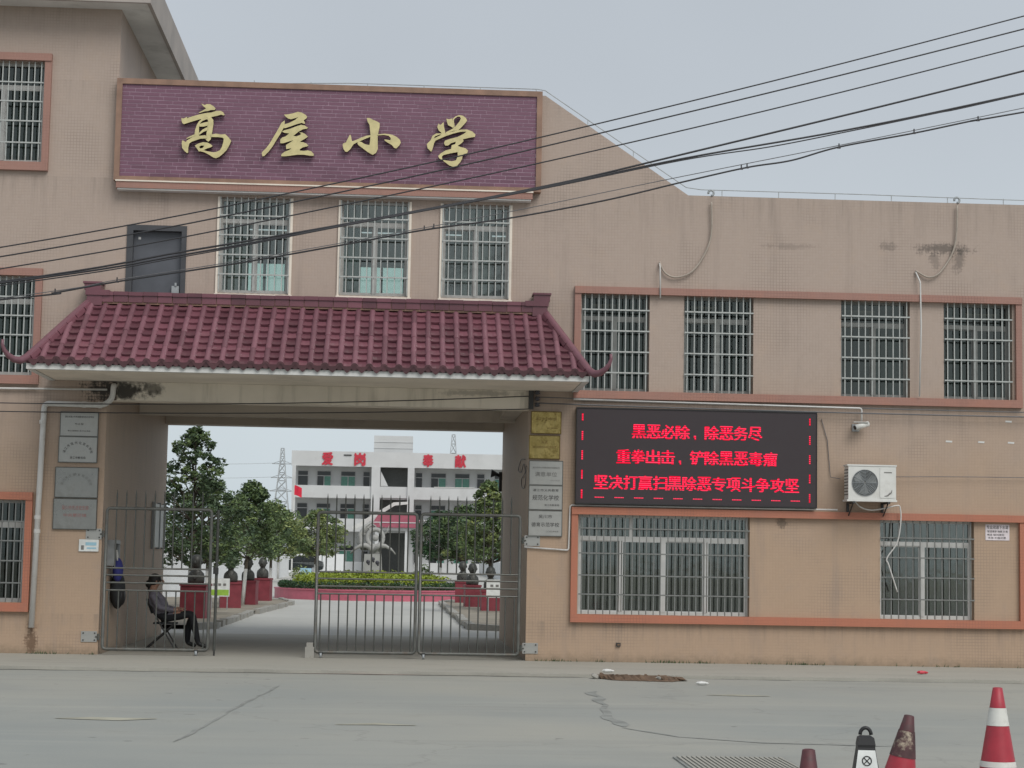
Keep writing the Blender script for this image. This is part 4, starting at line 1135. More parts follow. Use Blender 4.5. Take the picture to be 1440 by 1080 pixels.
for lx, lab in ((5.0, 'grey pipe stub ring on the parapet above the second upper window'), (9.13, 'grey pipe stub ring on the parapet near the right edge')):
    b = MB(); b.smooth = True
    R_ = 0.045
    b.tube([(R_ * cos(q), 0, R_ * sin(q)) for q in [i * pi / 8 - pi / 2 for i in range(14)]], 0.018, 8)
    tag(b.build('pipe_stub', M['galv'], None, (lx, 0.0, 7.76)), lab, 'pipe')

# insulator rack at the corner of the gateway and the two service wires
ir = thing('insulator_rack', 'dark bracket with stacked insulators on the beam end above the brass plaque', 'bracket', (2.07, -0.03, 4.1))
MB().box(-0.04, 0.04, -0.06, 0.0, 0.0, 0.33).build('bracket', M['dark'], ir)
for z in (0.04, 0.14, 0.24):
    b = MB(); b.smooth = True; b.lathe([(0.02, 0), (0.05, 0.015), (0.03, 0.035), (0.05, 0.055), (0.02, 0.07)], 10)
    b.build('insulator', M['granite'], ir, (0.1, -0.06, z))
def sag(a, c, s_, n=14):
    a, c = Vector(a), Vector(c)
    return [(a.lerp(c, i / n) - Vector((0, 0, 4 * s_ * (i / n) * (1 - i / n)))) for i in range(n + 1)]
def wire_thing(label, pts, r, mat='wire', name='overhead_wire', group=None):
    o = Vector(pts[0]); t = MB(); t.smooth = True
    t.tube([Vector(p) - o for p in pts], r, 6)
    return tag(t.build(name, M[mat], None, o), label, 'wire', group)
wire_thing('upper of two thin service wires running under the canopy', sag((-9.5, -0.2, 4.02), (2.03, -0.1, 4.31), 0.12), 0.009, name='service_wire')
wire_thing('lower of two thin service wires running under the canopy', sag((-9.5, -0.2, 3.88), (2.03, -0.1, 4.1), 0.09), 0.009, name='service_wire')
wire_thing('upper grey service wire along the wall below the upper right windows', sag((2.16, -0.1, 4.30), (13, -0.1, 4.235), 0.03), 0.009, 'wirel', 'service_wire')
wire_thing('lower grey service wire along the wall above the LED screen', sag((2.16, -0.12, 4.2), (13, -0.12, 4.165), 0.03), 0.012, 'wirel', 'service_wire')
wire_thing('thin dark wire hanging from above the air conditioner to its left side', [(6.85, -0.02, 4.05), (6.95, -0.02, 3.7), (6.98, -0.02, 3.35), (7.0, -0.03, 3.1), (7.15, -0.1, 3.07)], 0.006, 'wirel', 'cable')
wire_thing('thin dark wire running along the wall right of the air conditioner', sag((7.98, -0.1, 3.12), (12.5, -0.02, 3.13), -0.03), 0.006, 'wirel', 'cable')

# ------------------------------------------------------------------ overhead street wires (about 5 m in front of the facade)
def ext(pts):
    (x0, z0), (x1, z1) = pts[0], pts[1]
    (xa, za), (xb, zb) = pts[-2], pts[-1]
    k0 = (z1 - z0) / (x1 - x0); k1 = (zb - za) / (xb - xa)
    return [(x0 - 8, z0 - 8 * k0 * 0.8)] + pts + [(xb + 8, zb + 8 * k1 * 1.05)]
OW = [
 ('topmost overhead street wire rising to the right', [(-5.48, 5.73), (-0.92, 6.76), (3.77, 8.01), (8.61, 9.42)], 0.0098, 'wire', -5.0),
 ('second overhead street wire from the top', [(-5.47, 5.60), (-0.91, 6.62), (3.77, 7.86), (8.61, 9.23)], 0.0106, 'wire', -5.02),
 ('third overhead street wire from the top', [(-5.47, 5.43), (-0.91, 6.43), (3.78, 7.62), (8.60, 8.98)], 0.0098, 'wire', -5.04),
 ('thick fourth overhead street wire, upper strand of the twisted bundle', [(-5.46, 5.26), (-2.98, 5.75), (-0.90, 6.17), (1.81, 6.77), (3.78, 7.29), (8.60, 8.63)], 0.0145, 'wire', -5.0),
 ('fifth overhead street wire, lower strand of the bundle', [(-5.46, 5.235), (-2.97, 5.70), (-0.90, 6.145), (1.81, 6.745), (3.78, 7.22), (6.05, 7.69), (8.60, 8.30)], 0.0136, 'wire', -5.05),
 ('loose thin strand wound along the fifth overhead wire', [(-5.46, 5.2), (-2.97, 5.67), (-0.90, 6.135), (1.81, 6.73), (3.78, 7.195), (5.0, 7.42), (6.05, 7.66), (7.3, 7.96), (8.60, 8.285)], 0.009, 'wire', -5.07),
 ('thin messenger wire above the lowest looping cable', [(-5.45, 5.04), (-3.88, 5.335), (-2.30, 5.63), (-0.89, 5.92), (1.41, 6.42), (3.78, 6.98), (8.60, 8.10)], 0.006, 'wirel', -5.0),
 ('lowest looping overhead cable tied to its messenger wire', [(-5.45, 5.02), (-4.72, 5.135), (-3.88, 5.31), (-2.30, 5.60), (-0.89, 5.89), (0.23, 6.13), (1.41, 6.33), (2.70, 6.61), (3.78, 6.90), (4.67, 7.13), (5.3, 7.25), (5.97, 7.46), (7.03, 7.69), (7.94, 7.91), (8.60, 8.04)], 0.0125, 'wire', -5.0),
]
for lab, pts, r, m, y in OW:
    P = smooth_path([(x, y, z) for x, z in ext(pts)], 8)
    o = wire_thing(lab, P, r, m, group='overhead street wires')
for i, (x, z) in enumerate([(-4.72, 5.15), (-3.9, 5.325), (0.23, 6.15), (0.36, 6.18), (4.6, 7.13), (4.68, 7.15), (5.97, 7.47), (7.03, 7.71), (7.94, 7.92)]):
    o = MB().box(-0.008, 0.008, -0.008, 0.008, -0.015, 0.04).box(-0.022, 0.022, -0.016, 0.016, -0.03, -0.012)
    tag(o.build('cable_tie', M['wire'], None, (x, -5.0, z)), ('leftmost', 'second from left', 'third from left', 'fourth from left', 'fifth from left', 'fourth from right', 'third from right', 'second from right', 'rightmost')[i] + ' small dark tie on the lowest overhead cable', 'cable tie', 'ties on the lowest overhead cable')

# ------------------------------------------------------------------ security camera and air conditioner
scam = thing('security_camera', 'white bullet security camera on a wall bracket above the air conditioner', 'camera', (7.42, 0, 3.88))
MB().box(-0.06, 0.06, -0.03, 0, -0.02, 0.10).build('wall_plate', M['galv'], scam)
b = MB(); b.tube([(0, -0.03, 0.03), (0.02, -0.12, 0.0), (0.08, -0.16, 0.05)], 0.014, 8); b.build('arm', M['acw'], scam)
b = MB(); b.smooth = True
b.tube([(-0.05, -0.20, 0.03), (0.18, -0.14, 0.10)], 0.045, 14); b.build('body', M['acw'], scam)
b = MB(); b.tube([(-0.052, -0.201, 0.029), (-0.062, -0.204, 0.026)], 0.036, 14); b.build('lens', M['black'], scam)
MB().box(-0.08, 0.17, -0.22, -0.12, 0.115, 0.125).build('sun_shield', M['acw'], scam)

ac = thing('air_conditioner', 'white air conditioner outdoor unit on brackets below the security camera', 'air conditioner', (7.59, -0.10, 2.73))
b = MB().box(-0.39, 0.39, -0.34, -0.06, 0.0, 0.54); b.build('casing', M['acw'], ac)
MB().box(-0.41, 0.40, -0.35, -0.05, 0.541, 0.565).build('top_panel', M['acw'], ac)
MB().box(-0.415, 0.405, -0.35, -0.05, -0.03, -0.001).build('base_tray', M['acw'], ac)
b = MB(); b.smooth = False; b.lathe([(0.0, 0), (0.215, 0)], 32, cap=False)
MBv = MB().add([(x - 0.12, -0.343, y + 0.27) for x, y, z in b.v], b.f); MBv.build('fan_opening', M['acd'], ac)
gm_ = MB()
for k in range(9):
    r_ = 0.03 + k * 0.0225
    gm_.tube([(-0.12 + r_ * cos(q), -0.352, 0.27 + r_ * sin(q)) for q in [i * 2 * pi / 24 for i in range(25)]], 0.0045, 4, cap=False)
for k in range(12):
    q = k * pi / 6
    gm_.tube([(-0.12 + 0.03 * cos(q), -0.35, 0.27 + 0.03 * sin(q)), (-0.12 + 0.215 * cos(q), -0.35, 0.27 + 0.215 * sin(q))], 0.004, 4)
gm_.build('fan_guard', M['galv'], ac)
f_ = MB()
for k in range(3):
    q0 = k * 2 * pi / 3
    f_.add([(-0.12, -0.345, 0.27), (-0.12 + 0.19 * cos(q0), -0.345, 0.27 + 0.19 * sin(q0)), (-0.12 + 0.2 * cos(q0 + 0.5), -0.3445, 0.27 + 0.2 * sin(q0 + 0.5)), (-0.12 + 0.17 * cos(q0 + 0.9), -0.344, 0.27 + 0.17 * sin(q0 + 0.9))], [(0, 1, 2, 3)])
f_.build('fan_blade', M['acg'], ac)
MB().box(0.125, 0.375, -0.348, -0.34, 0.03, 0.52).build('side_panel', M['acw'], ac)
MB().box(0.19, 0.32, -0.3495, -0.3485, 0.432, 0.45).build('brand_mark', M['inkgrey'], ac)
b = MB(); b.tube([(0.2, -0.352, 0.06), (0.25, -0.352, 0.07), (0.28, -0.352, 0.1), (0.31, -0.352, 0.12), (0.32, -0.352, 0.16)], [0.004, 0.01, 0.012, 0.01, 0.003], 6); b.build('swoosh_mark', M['inkgrey'], ac)
for k in range(9): link('side_fin', boxmesh(0.008, 0.24, 0.016, M['acd']), ac, (-0.393, -0.2, 0.08 + k * 0.05))
for x in (-0.3, 0.27):
    b = MB().box(x - 0.02, x + 0.02, -0.36, 0.1, -0.065, -0.031).box(x - 0.02, x + 0.02, 0.06, 0.1, -0.3, -0.065)
    b.tube([(x, -0.28, -0.066), (x, 0.06, -0.28)], 0.012, 6)
    b.build('bracket', M['dark'], ac)
pipe_thing('refrigerant_hose', 'pale insulated hose looping under the air conditioner and down the window', 'hose', [(7.36, -0.2, 2.72), (7.45, -0.2, 2.62), (7.62, -0.2, 2.57), (7.85, -0.2, 2.60), (8.05, -0.18, 2.65), (8.12, -0.16, 2.62), (8.13, -0.16, 2.38), (8.08, -0.12, 2.05), (7.92, -0.1, 1.8), (7.95, -0.1, 1.68), (8.09, -0.1, 1.25)], 0.011, 'pvc', True)
# ------------------------------------------------------------------ gate leaves
def gate_leaf(label, x0, x1, y, wheel, upper_off=0.0):
    g = thing('gate_leaf', label, 'gate', ((x0 + x1) / 2, y, 0.05), group='tubular steel gate leaves')
    w_ = (x1 - x0) / 2; z0, z1 = 0.09, 2.32
    b = MB(); b.smooth = True
    b.tube(bend([(-w_, 0, 1.0), (-w_, 0, z0), (w_, 0, z0), (w_, 0, z1), (-w_, 0, z1), (-w_, 0, 1.0)], 0.06), 0.026, 10)
    b.build('frame', M['steel2'], g)
    rails = (1.02, 1.14, 1.26, 1.37)
    rm_ = MB(); rm_.tube([(-w_, 0, 0), (w_, 0, 0)], 0.014, 8); rme = rm_.mesh('rail', M['steel2'])
    for z in rails: link('rail', rme, g, (0, 0, z))
    n = 11; sp = 2 * w_ / (n + 0.0)
    um = MB(); um.tube([(0, 0, rails[-1]), (0, 0, z1 + 0.22), (0, 0, z1 + 0.30)], [0.0115, 0.0115, 0.002], 8); ume = um.mesh('upper_bar', M['steel'])
    lm = MB(); lm.tube([(0, 0, z0), (0, 0, rails[0])], 0.0115, 8); lme = lm.mesh('lower_bar', M['steel'])
    for i in range(n):
        if 0 < i: link('upper_bar', ume, g, (-w_ + sp * i, rnd.uniform(-.003, .003), 0))
        link('lower_bar', lme, g, (-w_ + sp * (i + 0.5), rnd.uniform(-.003, .003), 0))
    for wx in wheel:
        b = MB().box(-0.03, 0.03, -0.03, 0.03, 0.045, 0.1); cst = b.build('caster', M['dark'], g, (wx, 0, 0))
        b = MB(); b.smooth = True; b.tube([(-0.018, 0, 0), (0.018, 0, 0)], 0.045, 14); b.build('wheel', M['galv'], cst, (0, -0.01, 0.042))
    return g
gl = gate_leaf('open left gate leaf in front of the seated person, hinged on the left pillar', -4.68, -3.02, -0.02, (1.5 / 2 - 0.1,))
gate_leaf('middle gate leaf standing alone beside the open gap', -1.32, 0.27, -0.02, (-0.70,))
gate_leaf('right gate leaf hinged on the right pillar below the plaques', 0.335, 1.93, -0.02, (-0.72,))
gp = thing('gate_post', 'slim steel closing post folded behind the free edge of the left gate leaf', 'post', (-2.93, 0.12, 0.05))
b = MB(); b.tube([(0, 0, 0.08), (0, 0, 2.33)], 0.024, 10); b.build('tube', M['steel'], gp)
b = MB(); b.tube([(0, 0, 0.0), (0, 0, 0.09)], 0.014, 8); b.build('drop_bolt', M['dark'], gp)
MB().box(-0.05, 0.03, -0.05, 0.03, 1.3, 1.4).build('lock_box', M['dark'], gp)
for (x, z, lab) in ((-4.88, 1.955, 'grey steel hinge plate high on the left pillar'), (-4.895, 0.33, 'grey steel hinge plate low on the left pillar'), (2.13, 1.975, 'grey steel hinge plate under the lowest plaque on the right pillar'), (2.125, 0.25, 'grey steel hinge plate at the foot of the right pillar')):
    h = thing('hinge_plate', lab, 'hinge', (x, -0.001, z))
    MB().box(-0.125, 0.125, -0.012, 0, -0.085, 0.085).build('plate', M['silver'], h)
    for dx in (-0.09, 0.09):
        for dz in (-0.055, 0.055):
            link('bolt', boxmesh(0.02, 0.01, 0.02, M['dark']), h, (dx, -0.017, dz))
    sg = 1 if x < 0 else -1
    b = MB(); b.tube([(sg * 0.15, -0.02, -0.05), (sg * 0.15, -0.02, 0.05)], 0.02, 8); b.tube([(sg * 0.1, -0.015, 0), (sg * 0.18, -0.02, 0)], 0.014, 6)
    b.build('pin', M['steel'], h)
b = MB().box(-0.07, 0.07, -0.06, 0.06, 0, 0.17); b.box(-0.05, 0.05, -0.05, 0.05, 0.17, 0.24)
tag(b.build('concrete_block', M['kerb'], None, (-1.40, -0.05, 0.05)), 'small pale concrete stop block at the foot of the middle gate leaf', 'block')

# ------------------------------------------------------------------ inside the passage: person on a folding chair, bags, notice board
ch = thing('folding_chair', 'folding chair with crossed legs holding the seated person', 'chair', (-3.98, 2.25, 0.05))
for s_ in (-0.2, 0.2):
    b = MB(); b.tube([(-0.30, s_, 0.86), (-0.06, s_, 0.42), (0.20, s_, 0.0)], 0.013, 8); b.build('leg', M['dark'], ch)
    b = MB(); b.tube([(0.17, s_ * 0.92, 0.42), (-0.30, s_ * 0.92, 0.0)], 0.013, 8); b.build('leg', M['dark'], ch)
for p0, p1 in (((0.15, 0.08), (0.15, 0.08)), ((-0.22, 0.07), (-0.22, 0.07))):
    b = MB(); b.tube([(p0[0], -0.2, p0[1]), (p0[0], 0.2, p0[1])], 0.010, 6); b.build('stretcher', M['dark'], ch)
MB().box(-0.18, 0.20, -0.19, 0.19, 0.415, 0.445).build('seat', M['navy'], ch)
b = MB(); b.box(-0.02, 0.0, -0.19, 0.19, -0.13, 0.13); b.build('backrest', M['navy'], ch, (-0.25, 0, 0.72), (0, radians(-22), 0))

def skin_body(name, verts, edges, radii, root, seg_mat, mats, sub=2):
    me = bpy.data.meshes.new(name); me.from_pydata([v for v in verts], edges, [])
    ob = bpy.data.objects.new(name, me); col.objects.link(ob)
    md = ob.modifiers.new('s', 'SKIN'); md.use_smooth_shade = True
    for i, r in enumerate(radii):
        rr = r if isinstance(r, tuple) else (r, r)
        me.skin_vertices[0].data[i].radius = rr
        me.skin_vertices[0].data[i].use_root = (i == root)
    sb = ob.modifiers.new('b', 'SUBSURF'); sb.levels = sub; sb.render_levels = sub
    dg = bpy.context.evaluated_depsgraph_get()
    m2 = bpy.data.meshes.new_from_object(ob.evaluated_get(dg))
    bpy.data.objects.remove(ob); bpy.data.meshes.remove(me)
    m2.materials.clear()
    for m in mats: m2.materials.append(m)
    V = [Vector(v) for v in verts]
    for p in m2.polygons:
        best = None
        for ei, (a, c) in enumerate(edges):
            d = V[c] - V[a]; t = max(0, min(1, (p.center - V[a]).dot(d) / d.length_squared))
            ds = (p.center - (V[a] + d * t)).length
            if best is None or ds < best[0]: best = (ds, ei)
        p.material_index = seg_mat[best[1]]
        p.use_smooth = True
    return m2
pv = [(-0.02, 0, 0.50), (-0.08, 0, 0.66), (-0.15, 0, 0.82), (-0.19, 0, 0.93), (-0.17, 0, 1.00), (-0.135, 0, 1.07), (-0.115, 0, 1.15),   # 0 pelvis .. 6 crown
      (0.02, -0.10, 0.50), (0.44, -0.13, 0.57), (0.50, -0.13, 0.30), (0.55, -0.13, 0.09), (0.69, -0.13, 0.045),          # 7-11 near leg
      (0.02, 0.10, 0.50), (0.43, 0.10, 0.56), (0.36, 0.10, 0.30), (0.36, 0.10, 0.09), (0.50, 0.10, 0.045),              # 12-16 far leg
      (-0.17, -0.18, 0.87), (-0.06, -0.25, 0.66), (0.16, -0.16, 0.62), (0.235, -0.14, 0.63),                              # 17-20 near arm
      (-0.17, 0.18, 0.87), (-0.06, 0.25, 0.66), (0.16, 0.14, 0.63), (0.235, 0.12, 0.64)]                                  # 21-24 far arm
pe = [(0, 1), (1, 2), (2, 3), (3, 4), (4, 5), (5, 6), (0, 7), (7, 8), (8, 9), (9, 10), (10, 11), (0, 12), (12, 13), (13, 14), (14, 15), (15, 16),
      (2, 17), (17, 18), (18, 19), (19, 20), (2, 21), (21, 22), (22, 23), (23, 24)]
pr_ = [(0.15, 0.16), (0.145, 0.175), (0.13, 0.18), (0.07, 0.07), (0.058, 0.058), (0.098, 0.084), (0.062, 0.058),
       0.085, 0.072, 0.055, 0.042, 0.036, 0.085, 0.072, 0.055, 0.042, 0.036, 0.062, 0.05, 0.036, 0.03, 0.062, 0.05, 0.036, 0.03]
sm_ = [1, 1, 1, 0, 0, 0, 2, 2, 2, 2, 3, 2, 2, 2, 2, 3, 1, 1, 1, 0, 1, 1, 1, 0]
pme = skin_body('person', pv, pe, pr_, 0, sm_, [M['skin'], M['shirt'], M['trouser'], M['black']])
# fingers and face joined to the body mesh
fb = MB(); fb.smooth = True
for hx, hy, hz, sg in ((0.255, -0.14, 0.632, -1), (0.255, 0.12, 0.642, 1)):
    for k, (dy, ln) in enumerate(((-0.028, 0.055), (-0.010, 0.07), (0.009, 0.066), (0.026, 0.05))):
        fb.tube([(hx - 0.02, hy + dy, hz), (hx + ln * 0.5, hy + dy * 1.1, hz + 0.004), (hx + ln, hy + dy * 1.1, hz - 0.022)], [0.009, 0.0085, 0.006], 6)
    fb.tube([(hx - 0.04, hy - sg * 0.025, hz), (hx - 0.005, hy - sg * 0.048, hz + 0.008), (hx + 0.02, hy - sg * 0.05, hz - 0.005)], [0.011, 0.010, 0.007], 6)
fb.tube([(-0.045, 0, 1.10), (-0.028, 0, 1.065), (-0.05, 0, 1.055)], [0.012, 0.016, 0.012], 8)          # nose
for s_ in (-1, 1):
    fb.ball((-0.135, s_ * 0.082, 1.075), 0.026, 8, 6, (0.7, 0.4, 1.1))
fb.mi = 3
for s_ in (-1, 1): fb.ball((-0.052, s_ * 0.032, 1.09), 0.009, 6, 5)
fb.tube([(-0.047, -0.022, 1.022), (-0.042, 0, 1.02), (-0.047, 0.022, 1.022)], 0.005, 5)
bm = bmesh.new(); bm.from_mesh(pme)
fm = fb.mesh('f', [M['skin'], M['shirt'], M['trouser'], M['black']]); bm.from_mesh(fm); bm.to_mesh(pme); bm.free()
per = link('person', pme, None, (-3.99, 2.2, 0.05))
per.scale = (1.1, 1.1, 1.06)
tag(per, 'seated person in grey shirt and dark trousers leaning back behind the left gate leaf', 'person')
b = MB(); b.smooth = True
b.ball((-0.165, 0, 1.095), 0.108, 14, 10, (0.95, 0.92, 1.0)); b.ball((-0.25, 0, 1.03), 0.06, 10, 8, (1, 1, 1.1)); b.ball((-0.235, 0, 0.95), 0.05, 8, 6, (0.8, 0.9, 1.2))
b.build('hair', M['hair'], per)

bag = thing('backpack', 'dark backpack hanging from a hook on the left passage wall', 'bag', (-4.64, 1.15, 0.75))
b = MB(); b.smooth = True; b.ball((0, 0, 0.30), 0.3, 14, 10, (0.42, 0.75, 1.05)); b.build('body', M['navy'], bag)
b = MB(); b.smooth = True; b.ball((0.07, -0.02, 0.2), 0.17, 10, 8, (0.4, 0.9, 0.9)); b.build('pocket', M['black'], bag)
b = MB(); b.tube(smooth_path([(0.05, -0.1, 0.5), (-0.02, 0, 0.72), (0.05, 0.1, 0.5)]), 0.018, 6); b.build('strap', M['black'], bag)
bb = thing('shopping_bag', 'blue cloth bag hanging above the dark backpack', 'bag', (-4.62, 0.95, 1.2))
b = MB(); b.smooth = True; b.ball((0.0, 0, 0.18), 0.2, 12, 8, (0.45, 0.7, 1.0)); b.build('body', M['bluebag'], bb)
b = MB(); b.tube(smooth_path([(0, -0.08, 0.33), (-0.03, 0, 0.5), (0, 0.08, 0.33)]), 0.014, 6); b.build('handle', M['white'], bb)
mb = thing('letter_box', 'grey metal letter box frame on the left passage wall above the bags', 'letter box', (-4.75, 0.9, 1.45))
b = MB().box(0, 0.12, -0.3, 0.3, 0.36, 0.42).box(0, 0.12, -0.3, -0.25, 0, 0.36).box(0, 0.12, 0.25, 0.3, 0, 0.36); b.build('frame', M['galv'], mb)
MB().box(0, 0.08, -0.25, 0.25, 0.0, 0.36).build('door', M['steel'], mb)
nb_ = thing('notice_board', 'white notice board on the left passage wall near the yard end', 'board', (-4.75, 6.75, 1.78))
MB().box(0, 0.05, -0.78, 0.78, 0.0, 0.84).build('panel', M['signw'], nb_)
for dy in (-0.8, 0.0, 0.8): link('frame_bar', boxmesh(0.07, 0.035, 0.9, M['galv']), nb_, (0.035, dy, 0.42))
hs = thing('horn_speaker', 'dark horn loudspeaker at the yard end of the right passage wall', 'loudspeaker', (2.05, 8.0, 3.35))
b = MB(); b.smooth = True; b.tube([(0, 0.1, 0), (-0.12, 0.1, 0.06), (-0.22, 0.1, 0.07)], [0.02, 0.04, 0.09], 12); b.build('horn', M['black'], hs)
MB().box(-0.06, 0.0, 0.0, 0.12, -0.3, 0.1).build('bracket', M['black'], hs)
wire_thing('tangled dark cable on the inner face of the right pillar', smooth_path([(2.03, 0.6, 3.32), (2.03, 1.6, 3.36), (2.03, 2.3, 3.22), (2.03, 1.5, 3.15), (2.03, 0.9, 3.26), (2.03, 0.5, 3.1), (2.03, 1.4, 3.02), (2.03, 1.1, 2.86), (2.03, 0.4, 2.9), (2.03, 0.25, 3.2)]), 0.007, 'wirel', 'cable')

# ------------------------------------------------------------------ planting strips and kerbs
def kz(y):
    for i in range(4):
        if ys[i] <= y <= ys[i + 1]: return zz[i] + (zz[i + 1] - zz[i]) * (y - ys[i]) / (ys[i + 1] - ys[i])
    return zz[-1]
def kerb_run(label, pts, side):
    k = thing('kerb', label, 'kerb', (pts[0][0], pts[0][1], kz(pts[0][1])))
    O = Vector((pts[0][0], pts[0][1], 0))
    km = MB().box(-0.49, 0.49, -0.09, 0.09, -0.05, 0.13).mesh('kerb_stone', M['kerb'])
    for i in range(len(pts) - 1):
        a, c = Vector((*pts[i], 0)), Vector((*pts[i + 1], 0)); d = c - a; n = max(1, int(d.length / 1.02))
        for j in range(n):
            p = a + d * ((j + 0.5) / n)
            if rnd.random() < 0.06: continue
            link('kerb_stone', km, k, (p.x - O.x + rnd.uniform(-.02, .02), p.y - O.y, rnd.uniform(-.02, .015)), (0, rnd.uniform(-.03, .03), atan2(d.y, d.x) + rnd.uniform(-.04, .04)))
    return k
kerb_run('broken stone kerb along the left planting strip', [(-4.3, 10.4), (-4.02, 11.2), (-4.0, 20.0), (-3.55, 33.0), (-4.2, 37.5)], -1)
kerb_run('stone kerb along the right planting strip', [(2.6, 12.2), (1.66, 12.7), (1.56, 25), (1.5, 36.5), (2.4, 39.0)], 1)
struct(MB().add([(-4.05, 11.3, 0.15), (-4.0, 20, 0.15), (-3.6, 33, 0.15), (-4.3, 37.4, 0.15), (-9, 37.4, 0.15), (-9, 10.6, 0.15), (-4.4, 10.6, 0.15)], [(0, 1, 2, 3, 4, 5, 6)]).build('planting_strip', M['paving'], recalc=False))
struct(MB().add([(1.72, 12.9, 0.15), (2.6, 12.4, 0.15), (8, 12.4, 0.15), (8, 38.8, 0.15), (2.4, 38.8, 0.15), (1.56, 36.4, 0.15)], [(0, 1, 2, 3, 4, 5)]).build('planting_strip', M['paving'], recalc=False))
# boundary walls of upright panels
def panel_wall(label, x, y0, y1, h, step, mat):
    w_ = thing('boundary_wall', label, 'wall', (x, y0, 0.0))
    n = int((y1 - y0) / step)
    pmh = {}
    for i in range(n):
        y = step * (i + 0.5)
        hh = round(h + 0.08 * ((i * 5) % 3), 2)
        if hh not in pmh: pmh[hh] = MB().box(-0.05, 0.05, -step * 0.47, step * 0.47, -0.1, hh).mesh('panel', mat)
        link('panel', pmh[hh], w_, (rnd.uniform(-.01, .01), y, 0.0))
    MB().box(-0.02, 0.02, 0, y1 - y0, -0.1, h - 0.1).build('backing', M['far2'], w_)
    return w_
panel_wall('white panelled boundary wall along the left side of the yard', -8.3, 12, 112, 2.1, 0.55, M['wallw'])
panel_wall('white boundary wall along the right side of the yard', 7.6, 40, 150, 1.5, 1.2, M['wallw'])
wf = thing('boundary_wall', 'white wall crossing the far left of the yard behind the parked car', 'wall', (-19, 141, 0.25))
for i in range(12): link('panel', boxmesh(1.9, 0.12, 1.7, M['wallw']), wf, (i * 2.0 - 9, 0, 0.85))

# ------------------------------------------------------------------ trees
def leaf_cloud(mb_, rn, centres, per, size, flat=0.5):
    for (cx, cy, cz, r) in centres:
        for _ in range(per):
            while True:
                p = Vector((rn.uniform(-1, 1), rn.uniform(-1, 1), rn.uniform(-1, 1)))
                if p.length < 1: break
            p = p.normalized() * (p.length ** 0.5) * r
            c = Vector((cx + p.x, cy + p.y, cz + p.z * 0.85))
            u = Vector((rn.gauss(0, 1), rn.gauss(0, 1), rn.gauss(0, flat))).normalized()
            v = u.cross(Vector((rn.gauss(0, 1), rn.gauss(0, 1), rn.gauss(0, 1)))).normalized()
            s = size * rn.uniform(0.6, 1.3)
            mb_.add([c - u * s, c + v * s * 0.42, c + u * s, c - v * s * 0.42], [(0, 1, 2, 3)])
def tree(label, loc, height, crown_r, z0, seed, mats, shape='cone', lean=0.0, trunk_r=0.06, lime=1.1, per=34, size=0.075, nclump=70, low=0.0):
    rn = random.Random(seed)
    t = thing('tree', label, 'tree', loc, group='trees in the school yard')
    b = MB(); b.smooth = True
    b.tube([(0, 0, -0.1), (lean * 0.3, 0, lime), (lean * 0.6, 0.02, z0 + 0.3), (lean, 0, height * 0.85)], [trunk_r * 1.1, trunk_r, trunk_r * 0.75, trunk_r * 0.2], 8)
    cen = []
    for i in range(nclump):
        f = rn.random() ** (1.1 if shape == 'cone' else 0.95)
        z = z0 + (height - z0) * f
        if shape == 'cone': R = crown_r * (1 - f) ** 0.6 * (0.62 + 0.6 * rn.random()) + 0.04
        else: R = crown_r * sqrt(max(0.05, 1 - (2 * f - 0.85) ** 2)) * (0.75 + 0.4 * rn.random())
        q = rn.uniform(0, 2 * pi); rr = R * rn.uniform(0.3, 1) ** 0.6
        cen.append((lean * f + rr * cos(q), rr * sin(q), z, rn.uniform(0.12, 0.33) * (0.5 + crown_r * 0.35) * (1.0 - (0.55 * f if shape == 'cone' else 0.15 * f))))
        if i % 4 == 0:
            zb = max(z0 * 0.9, z - rr * 0.8 - 0.1)
            b.tube([(lean * 0.6, 0, zb), (lean * f + rr * cos(q) * 0.6, rr * sin(q) * 0.6, (zb + z) / 2 + 0.05), (lean * f + rr * cos(q), rr * sin(q), z)], [trunk_r * 0.4, trunk_r * 0.25, trunk_r * 0.1], 5)
    tk = b.build('trunk', M['bark'], t)
    if lime:
        lb = MB(); lb.smooth = True
        lb.tube([(0, 0, -0.05), (lean * 0.3 * 1.0, 0, lime)], [trunk_r * 1.13, trunk_r * 1.03], 9)
        lb.build('limewash', M['lime'], tk)
    lb = MB()
    half = len(cen) // 3
    lb.mi = 0; leaf_cloud(lb, rn, cen[half:], per, size)
    lb.mi = 1; leaf_cloud(lb, rn, cen[:half], per, size)
    lb.build('crown', [M[m] for m in mats], t, recalc=False)
    return t
tree('tall dark conical tree beside the left passage wall', (-5.3, 18.0, 0.15), 4.75, 1.35, 1.3, 3, ('leaf_dark', 'leaf_mid'), 'cone', 0.05, 0.07, per=52, nclump=190, size=0.062)
tree('lower dark tree filling in behind the tall conical tree', (-5.5, 24.5, 0.15), 3.6, 1.35, 1.45, 5, ('leaf_dark', 'leaf_mid'), 'round', -0.05, 0.06, per=50, nclump=150, size=0.06)
tree('bushy mid-green tree above the second and third red pedestals', (-4.8, 28.3, 0.15), 3.75, 1.35, 1.55, 8, ('leaf_mid', 'leaf_dark'), 'cone', 0.22, 0.055, per=60, nclump=190, size=0.06)
tree('light green tree standing left of the round flower bed', (-4.45, 35.4, 0.15), 3.35, 1.15, 1.55, 11, ('leaf_mid', 'leaf_lite'), 'round', 0.0, 0.05, per=50, nclump=140, size=0.065)
tree('yellowish green tree with slim trunk behind the left side of the flower bed', (-5.1, 84.0, 0.1), 4.2, 1.95, 1.7, 14, ('leaf_lite', 'leaf_mid'), 'round', 0.1, 0.07, per=56, nclump=170, size=0.10)
